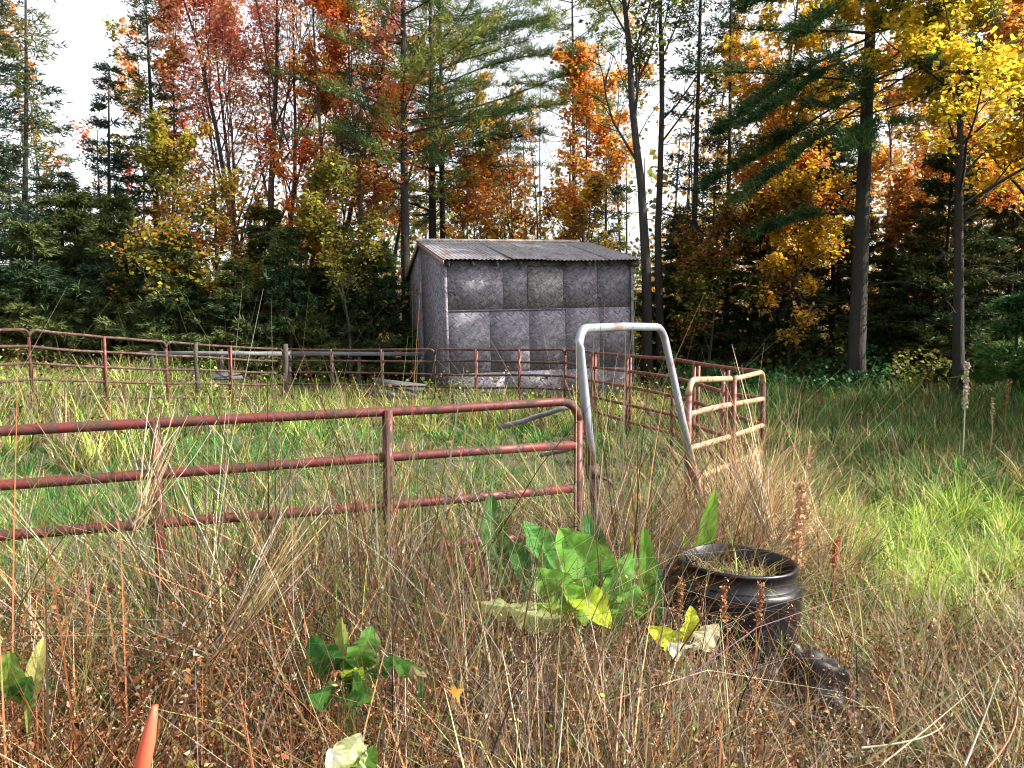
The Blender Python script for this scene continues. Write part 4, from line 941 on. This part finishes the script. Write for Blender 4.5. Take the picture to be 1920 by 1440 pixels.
plant('burdock_plant', 'green leaves low at the left edge of the view', 40, 2.0, [
    (45, 1320, 2.0, 12, 1215, 1.98, .07, (.14, .24, .04), .15, .3), (45, 1320, 2.0, 48, 1262, 1.95, .07, MG, .3, .2), (50, 1330, 2.0, 80, 1190, 2.02, .04, (.36, .36, .12), .1, -.2)], 590)
def small_leaf(label, x, y, Y, col, s=.05, seed=0):
    p = P(x, y, Y); rng = np.random.default_rng(seed); g = Geo(); n = 44; a = np.arange(n)*2*math.pi/n; r = s*.5*(.45+.55*np.abs(np.cos(a*2.5))**1.6)*(1+.12*np.cos(a*17))
    V = np.vstack([[(0, 0, 0.004)], np.stack([r*np.cos(a), r*np.sin(a), .9*r*r/s*np.sin(a*2+1)], -1)])
    g.add(V, f3=[(0, i+1, (i+1) % n+1) for i in range(n)], c=np.clip(np.array(col)*rng.uniform(.6, 1.2, (n+1, 1)), 0, .9))
    o = build('fallen_leaf', g, M_LEAF, color=True); o.location = tuple(p); o.rotation_euler = (R(35), rng.uniform(-.4, .4), rng.uniform(-1, 1)); tag(o, label, 'leaf')
small_leaf('bright orange fallen leaf caught in the dark weeds at bottom centre', 853, 1299, 1.95, (.62, .22, .02), .05, 3)
def sprig(label, x, y, Y, pal, seed, h=.16, n=70, sz=.016):
    rng = np.random.default_rng(seed); top = P(x, y, Y); z = float(gz(top[0], top[1])); t = thing('red_leaved_weed', label, 'weed', (top[0], top[1], z)); H = top[2]-z; sg = Geo(); lp = []
    for i in range(5):
        pl = poly(np.array((0, 0, H*.5)) if i else np.zeros(3), unit(np.array((rng.normal(0, .35), rng.normal(0, .35), 1.))), H*.5 if i else H*.55, 4, .1, 0, rng); sg.tube(pl, np.linspace(.003, .0015, 5), 4, cap=False); lp.append(pl[1:] if i else pl[3:])
    sg.C = [palette(rng, len(c_), [(.16, .07, .04)]).astype(np.float32) for c_ in sg.C]; build('stem', sg, M_DRY, t, color=True)
    lp = np.vstack(lp); p = lp[rng.integers(0, len(lp), n)]+rng.normal(0, .018, (n, 3)); lg = Geo(); leaf_quads(lg, p, sz, palette(rng, n, pal), rng, flat=.4); build('foliage', lg, M_LEAF, t, color=True)
sprig('scarlet-leaved little weed at the bottom left of the view', 515, 1375, 1.8, [(.42, .05, .03), (.36, .09, .04), (.2, .06, .03)], 801)
sprig('orange-leaved little weed low right of the orange-red strip', 400, 1400, 1.72, [(.45, .17, .04), (.35, .12, .04), (.25, .2, .04)], 802)

# ------------------------------------------------------------------ barrel
def make_barrel():
    z0 = -.01; X, Y = BARREL[0], BARREL[1]+.02
    t = thing('plastic_barrel', 'black plastic barrel with stepped rim standing in the grass', 'barrel', (X, Y, float(gz(X, Y))+z0))
    t.rotation_euler = (R(-1.5), R(2.5), 0); t.scale = (1.12, 1.12, 1.05)
    H = .50
    g = Geo().lathe([(.262, 0), (.266, .02), (.267, .12), (.268, .25), (.269, .40), (.270, .425), (.267, .438), (.258, .446), (.247, .450)], 56)
    build('body', g, M_PLASTIC, t, smooth=True)
    g = Geo().lathe([(.249, .448), (.244, .455), (.242, .49), (.242, .510), (.248, .514), (.248, .526), (.240, .530), (.232, .524), (.230, .44), (.235, .30)], 56)
    v = g.V[0]; a = np.arctan2(v[:, 1], v[:, 0]); dent = 1-.03*np.exp(-((a-2.2)/.22)**2)+.012*np.sin(a*3+1)
    up_ = np.clip((v[:, 2]-.46)/.07, 0, 1)[:, None]; v[:, :2] *= 1+(dent-1)[:, None]*up_; v[:, 2] -= (.012*np.exp(-((a-2.2)/.22)**2))*up_[:, 0]
    build('rim', g, M_PLASTIC, t, smooth=True)
    g = Geo().lathe([(.234, .42), (.15, .435), (.06, .44), (.001, .445)], 24); build('soil', g, M_SOIL, t, smooth=True)
    rng = np.random.default_rng(9); n = 420; a = rng.uniform(0, 6.28, n); rr = .2*np.sqrt(rng.random(n)); g = Geo()
    blades(g, rng, rr*np.cos(a), rr*np.sin(a), rng.lognormal(math.log(.09), .5, n).clip(.03, .28), rng.uniform(0, 1.0, n), rng.uniform(0, 1.8, n), rng.uniform(.003, .006, n), palette(rng, n, STRAW+GREYS+STRAW+LIME), 3, z=np.full(n, .43))
    tag(build('dry_tuft', g, M_GRASS, t, color=True), kind='stuff')
    # label must stay on the top level only
make_barrel()
def crumpled():
    c = P(1492, 1205, 2.95); rng = np.random.default_rng(14); n = 26; u = np.linspace(-1, 1, n); U, Vv = np.meshgrid(u, u)
    x = U*.20+.03*vn(U*3, Vv*3, 31); y = Vv*.16+.03*vn(U*3, Vv*3, 32); z = .26*vn(U*2.2, Vv*2.2, 33)*(1-.75*(U**2+Vv**2)/2)+.09*np.abs(vn(U*4, Vv*4, 34)-.5)+.035*np.abs(vn(U*9, Vv*9, 35)-.5)
    rag = 1+.18*vn(np.arctan2(Vv, U)*3, U*0, 36); V = np.stack([x*rag, y*rag, z], -1).reshape(-1, 3)
    i = np.arange(n-1)[:, None]*n; j = np.arange(n-1)[None, :]; q = np.stack([i+j, i+j+1, i+n+j+1, i+n+j], -1).reshape(-1, 4)
    o = build('plastic_sheet', Geo().add(V, f4=q), M_FILM, smooth=True); o.location = (c[0], c[1], float(gz(c[0], c[1]))+.07); o.rotation_euler = (R(14), 0, R(-25))
    md = o.modifiers.new('thick', 'SOLIDIFY'); md.thickness = .003
    tag(o, 'crumpled black plastic sheet in the grass right of the barrel foot', 'plastic sheet')
crumpled()
def orange_strip():
    A = P(262, 1475, 1.45); g = Geo(); V = []; m = 12
    ps = [P(252, 1490, 1.45), P(266, 1440, 1.45), P(278, 1385, 1.46), P(286, 1345, 1.47), P(291, 1322, 1.48)]
    ps = np.array(ps); q = np.linspace(0, 4, m); c = np.stack([np.interp(q, range(5), ps[:, k]) for k in range(3)], -1)-A
    for i in range(m):
        w = np.interp(i, [0, 5, 9, 11], [.019, .016, .009, .0065])
        for k, (dx, dy) in enumerate(((-w, .0), (-w*.5, -.006), (0, -.009), (w*.5, -.006), (w, 0), (w*.5, .004), (0, .005), (-w*.5, .004))): V.append(c[i]+np.array((dx, dy, 0)))
    k = 8; i = np.arange(m-1)[:, None]*k; j = np.arange(k)[None, :]; f4 = np.stack([i+j, i+(j+1) % k, i+k+(j+1) % k, i+k+j], -1).reshape(-1, 4)
    f = [((m-1)*k, (m-1)*k+a, (m-1)*k+a+1) for a in range(1, k-1)]
    o = build('plastic_strip', g.add(np.array(V), f3=f, f4=f4), M_ORANGE, smooth=True); o.location = tuple(A); tag(o, 'smooth orange-red curved strip poking up at the bottom left', 'strip')
orange_strip()

# ------------------------------------------------------------------ single standing stalks
def seed_stalk(name, label, x, Y, ytop, headlen, headr, pal, seed, lean=0., n=160, thick=.006, sz=.014):
    rng = np.random.default_rng(seed); top = P(x, ytop, Y); X = top[0]-lean; z = float(gz(X, Y)); t = thing(name, label, 'weed stalk', (X, Y, z))
    h = top[2]-z; pts_ = np.array([(lean*q*q+rng.normal(0, .004), rng.normal(0, .004), h*q) for q in np.linspace(0, 1, 8)])
    g = Geo().tube(pts_, np.linspace(thick, thick*.45, 8), 6); g.C[-1] = palette(rng, g.n, [pal[0]], var=.08).astype(np.float32)
    build('stem', g, M_DRY, t, color=True)
    q = 1-rng.random(n)*headlen/h; p = np.stack([np.interp(q, np.linspace(0, 1, 8), pts_[:, k]) for k in range(3)], -1)+rng.normal(0, 1, (n, 3))*headr*.55*np.array((1, 1, .4))
    lg = Geo(); leaf_quads(lg, p, sz, palette(rng, n, pal), rng, flat=0); build('seed_head', lg, M_DRY, t, color=True)
PALE = [(.72, .64, .50), (.60, .52, .40), (.50, .42, .30)]
DOCK = [(.30, .13, .06), (.22, .09, .045), (.38, .2, .1)]
seed_stalk('cattail_stalk', 'tall pale fluffy seed stalk against the dark wood on the right', 1813, 8.2, 680, .50, .022, PALE, 601, n=420, thick=.009, sz=.03)
seed_stalk('weed_stalk', 'smaller straw seed stalk right of the tall pale one', 1862, 8.0, 745, .28, .014, [(.5, .38, .22), (.42, .3, .18)], 602, n=160, thick=.006, sz=.02)
seed_stalk('weed_stalk', 'brown seed stalk at the right edge under the dark trees', 1890, 9.2, 712, .3, .02, DOCK, 603, n=160, thick=.006, sz=.022)
seed_stalk('dock_stalk', 'brown dock seed stalk standing before the barrel', 1357, 2.85, 1098, .14, .011, DOCK, 604, lean=-.03, n=170, thick=.004)
seed_stalk('dock_stalk', 'brown dock stalk at the left side of the barrel', 1276, 2.9, 1080, .16, .011, DOCK, 605, lean=.01, n=160, thick=.004)
seed_stalk('dock_stalk', 'brown dock stalk over the right side of the barrel', 1428, 2.9, 1092, .16, .012, DOCK, 606, lean=.03, n=170, thick=.004)
seed_stalk('dock_stalk', 'tall tan dock stalk just right of the barrel', 1503, 3.6, 905, .42, .03, [(.42, .24, .13), (.36, .19, .1), (.5, .33, .18)], 607, lean=.02, n=520, thick=.006, sz=.018)
seed_stalk('dock_stalk', 'short reddish dock stalk in the sunny grass right of the barrel', 1565, 3.9, 1010, .16, .015, [(.4, .12, .06), (.33, .1, .05)], 608, n=170, thick=.005, sz=.016)
seed_stalk('dock_stalk', 'slender tan stalk just left of the red right-hand corner post', 1517, 5.2, 835, .22, .012, [(.38, .2, .1), (.45, .28, .15)], 609, n=130, thick=.005, sz=.016)
def dry_sheaf(label, x, y, Y, tx, ty, seed, n=26):
    rng = np.random.default_rng(seed); a = P(x, y, Y); b = P(tx, ty, Y+.05); g = Geo(); o0 = np.array((a[0], a[1], a[2]))
    for i in range(n):
        s = rng.normal(0, .02, 3); e_ = (b-a)*rng.uniform(.7, 1.1)+rng.normal(0, .06, 3); mid = (s+e_)/2+rng.normal(0, .03, 3); n0 = g.n
        pl = np.array([s*(1-q)**2+2*mid*q*(1-q)+e_*q*q for q in np.linspace(0, 1, 7)]); g.tube(pl, np.linspace(.0028, .0012, 7), 4, cap=False)
        g.C[-1] = np.broadcast_to(palette(rng, 1, STRAW+PALE), (g.n-n0, 3)).astype(np.float32)
    o = build('straw_sheaf', g, M_DRY, color=True); o.location = tuple(o0); tag(o, label, 'dry grass')
dry_sheaf('pale sheaf of dead stems leaning right across the weeds left of centre', 425, 1215, 2.5, 570, 985, 701, 34)
dry_sheaf('pale bunch of dead stems drooping over the red panel at its left upright', 255, 985, 3.0, 320, 790, 702, 26)
dry_sheaf('pair of long pale stems slanting at the bottom right corner', 1640, 1440, 1.75, 1860, 1235, 703, 5)
dry_sheaf('single long pale stems at the bottom right edge', 1835, 1445, 1.6, 1940, 1290, 704, 4)
dry_sheaf('golden clump of dead grass stems behind the barrel', 1445, 1010, 4.2, 1400, 850, 705, 60)
print('TRIS', sum(sum(len(p.vertices)-2 for p in o.data.polygons) if len(o.data.polygons) < 3000 else len(o.data.polygons)*2 for o in bpy.data.objects if o.type == 'MESH'))
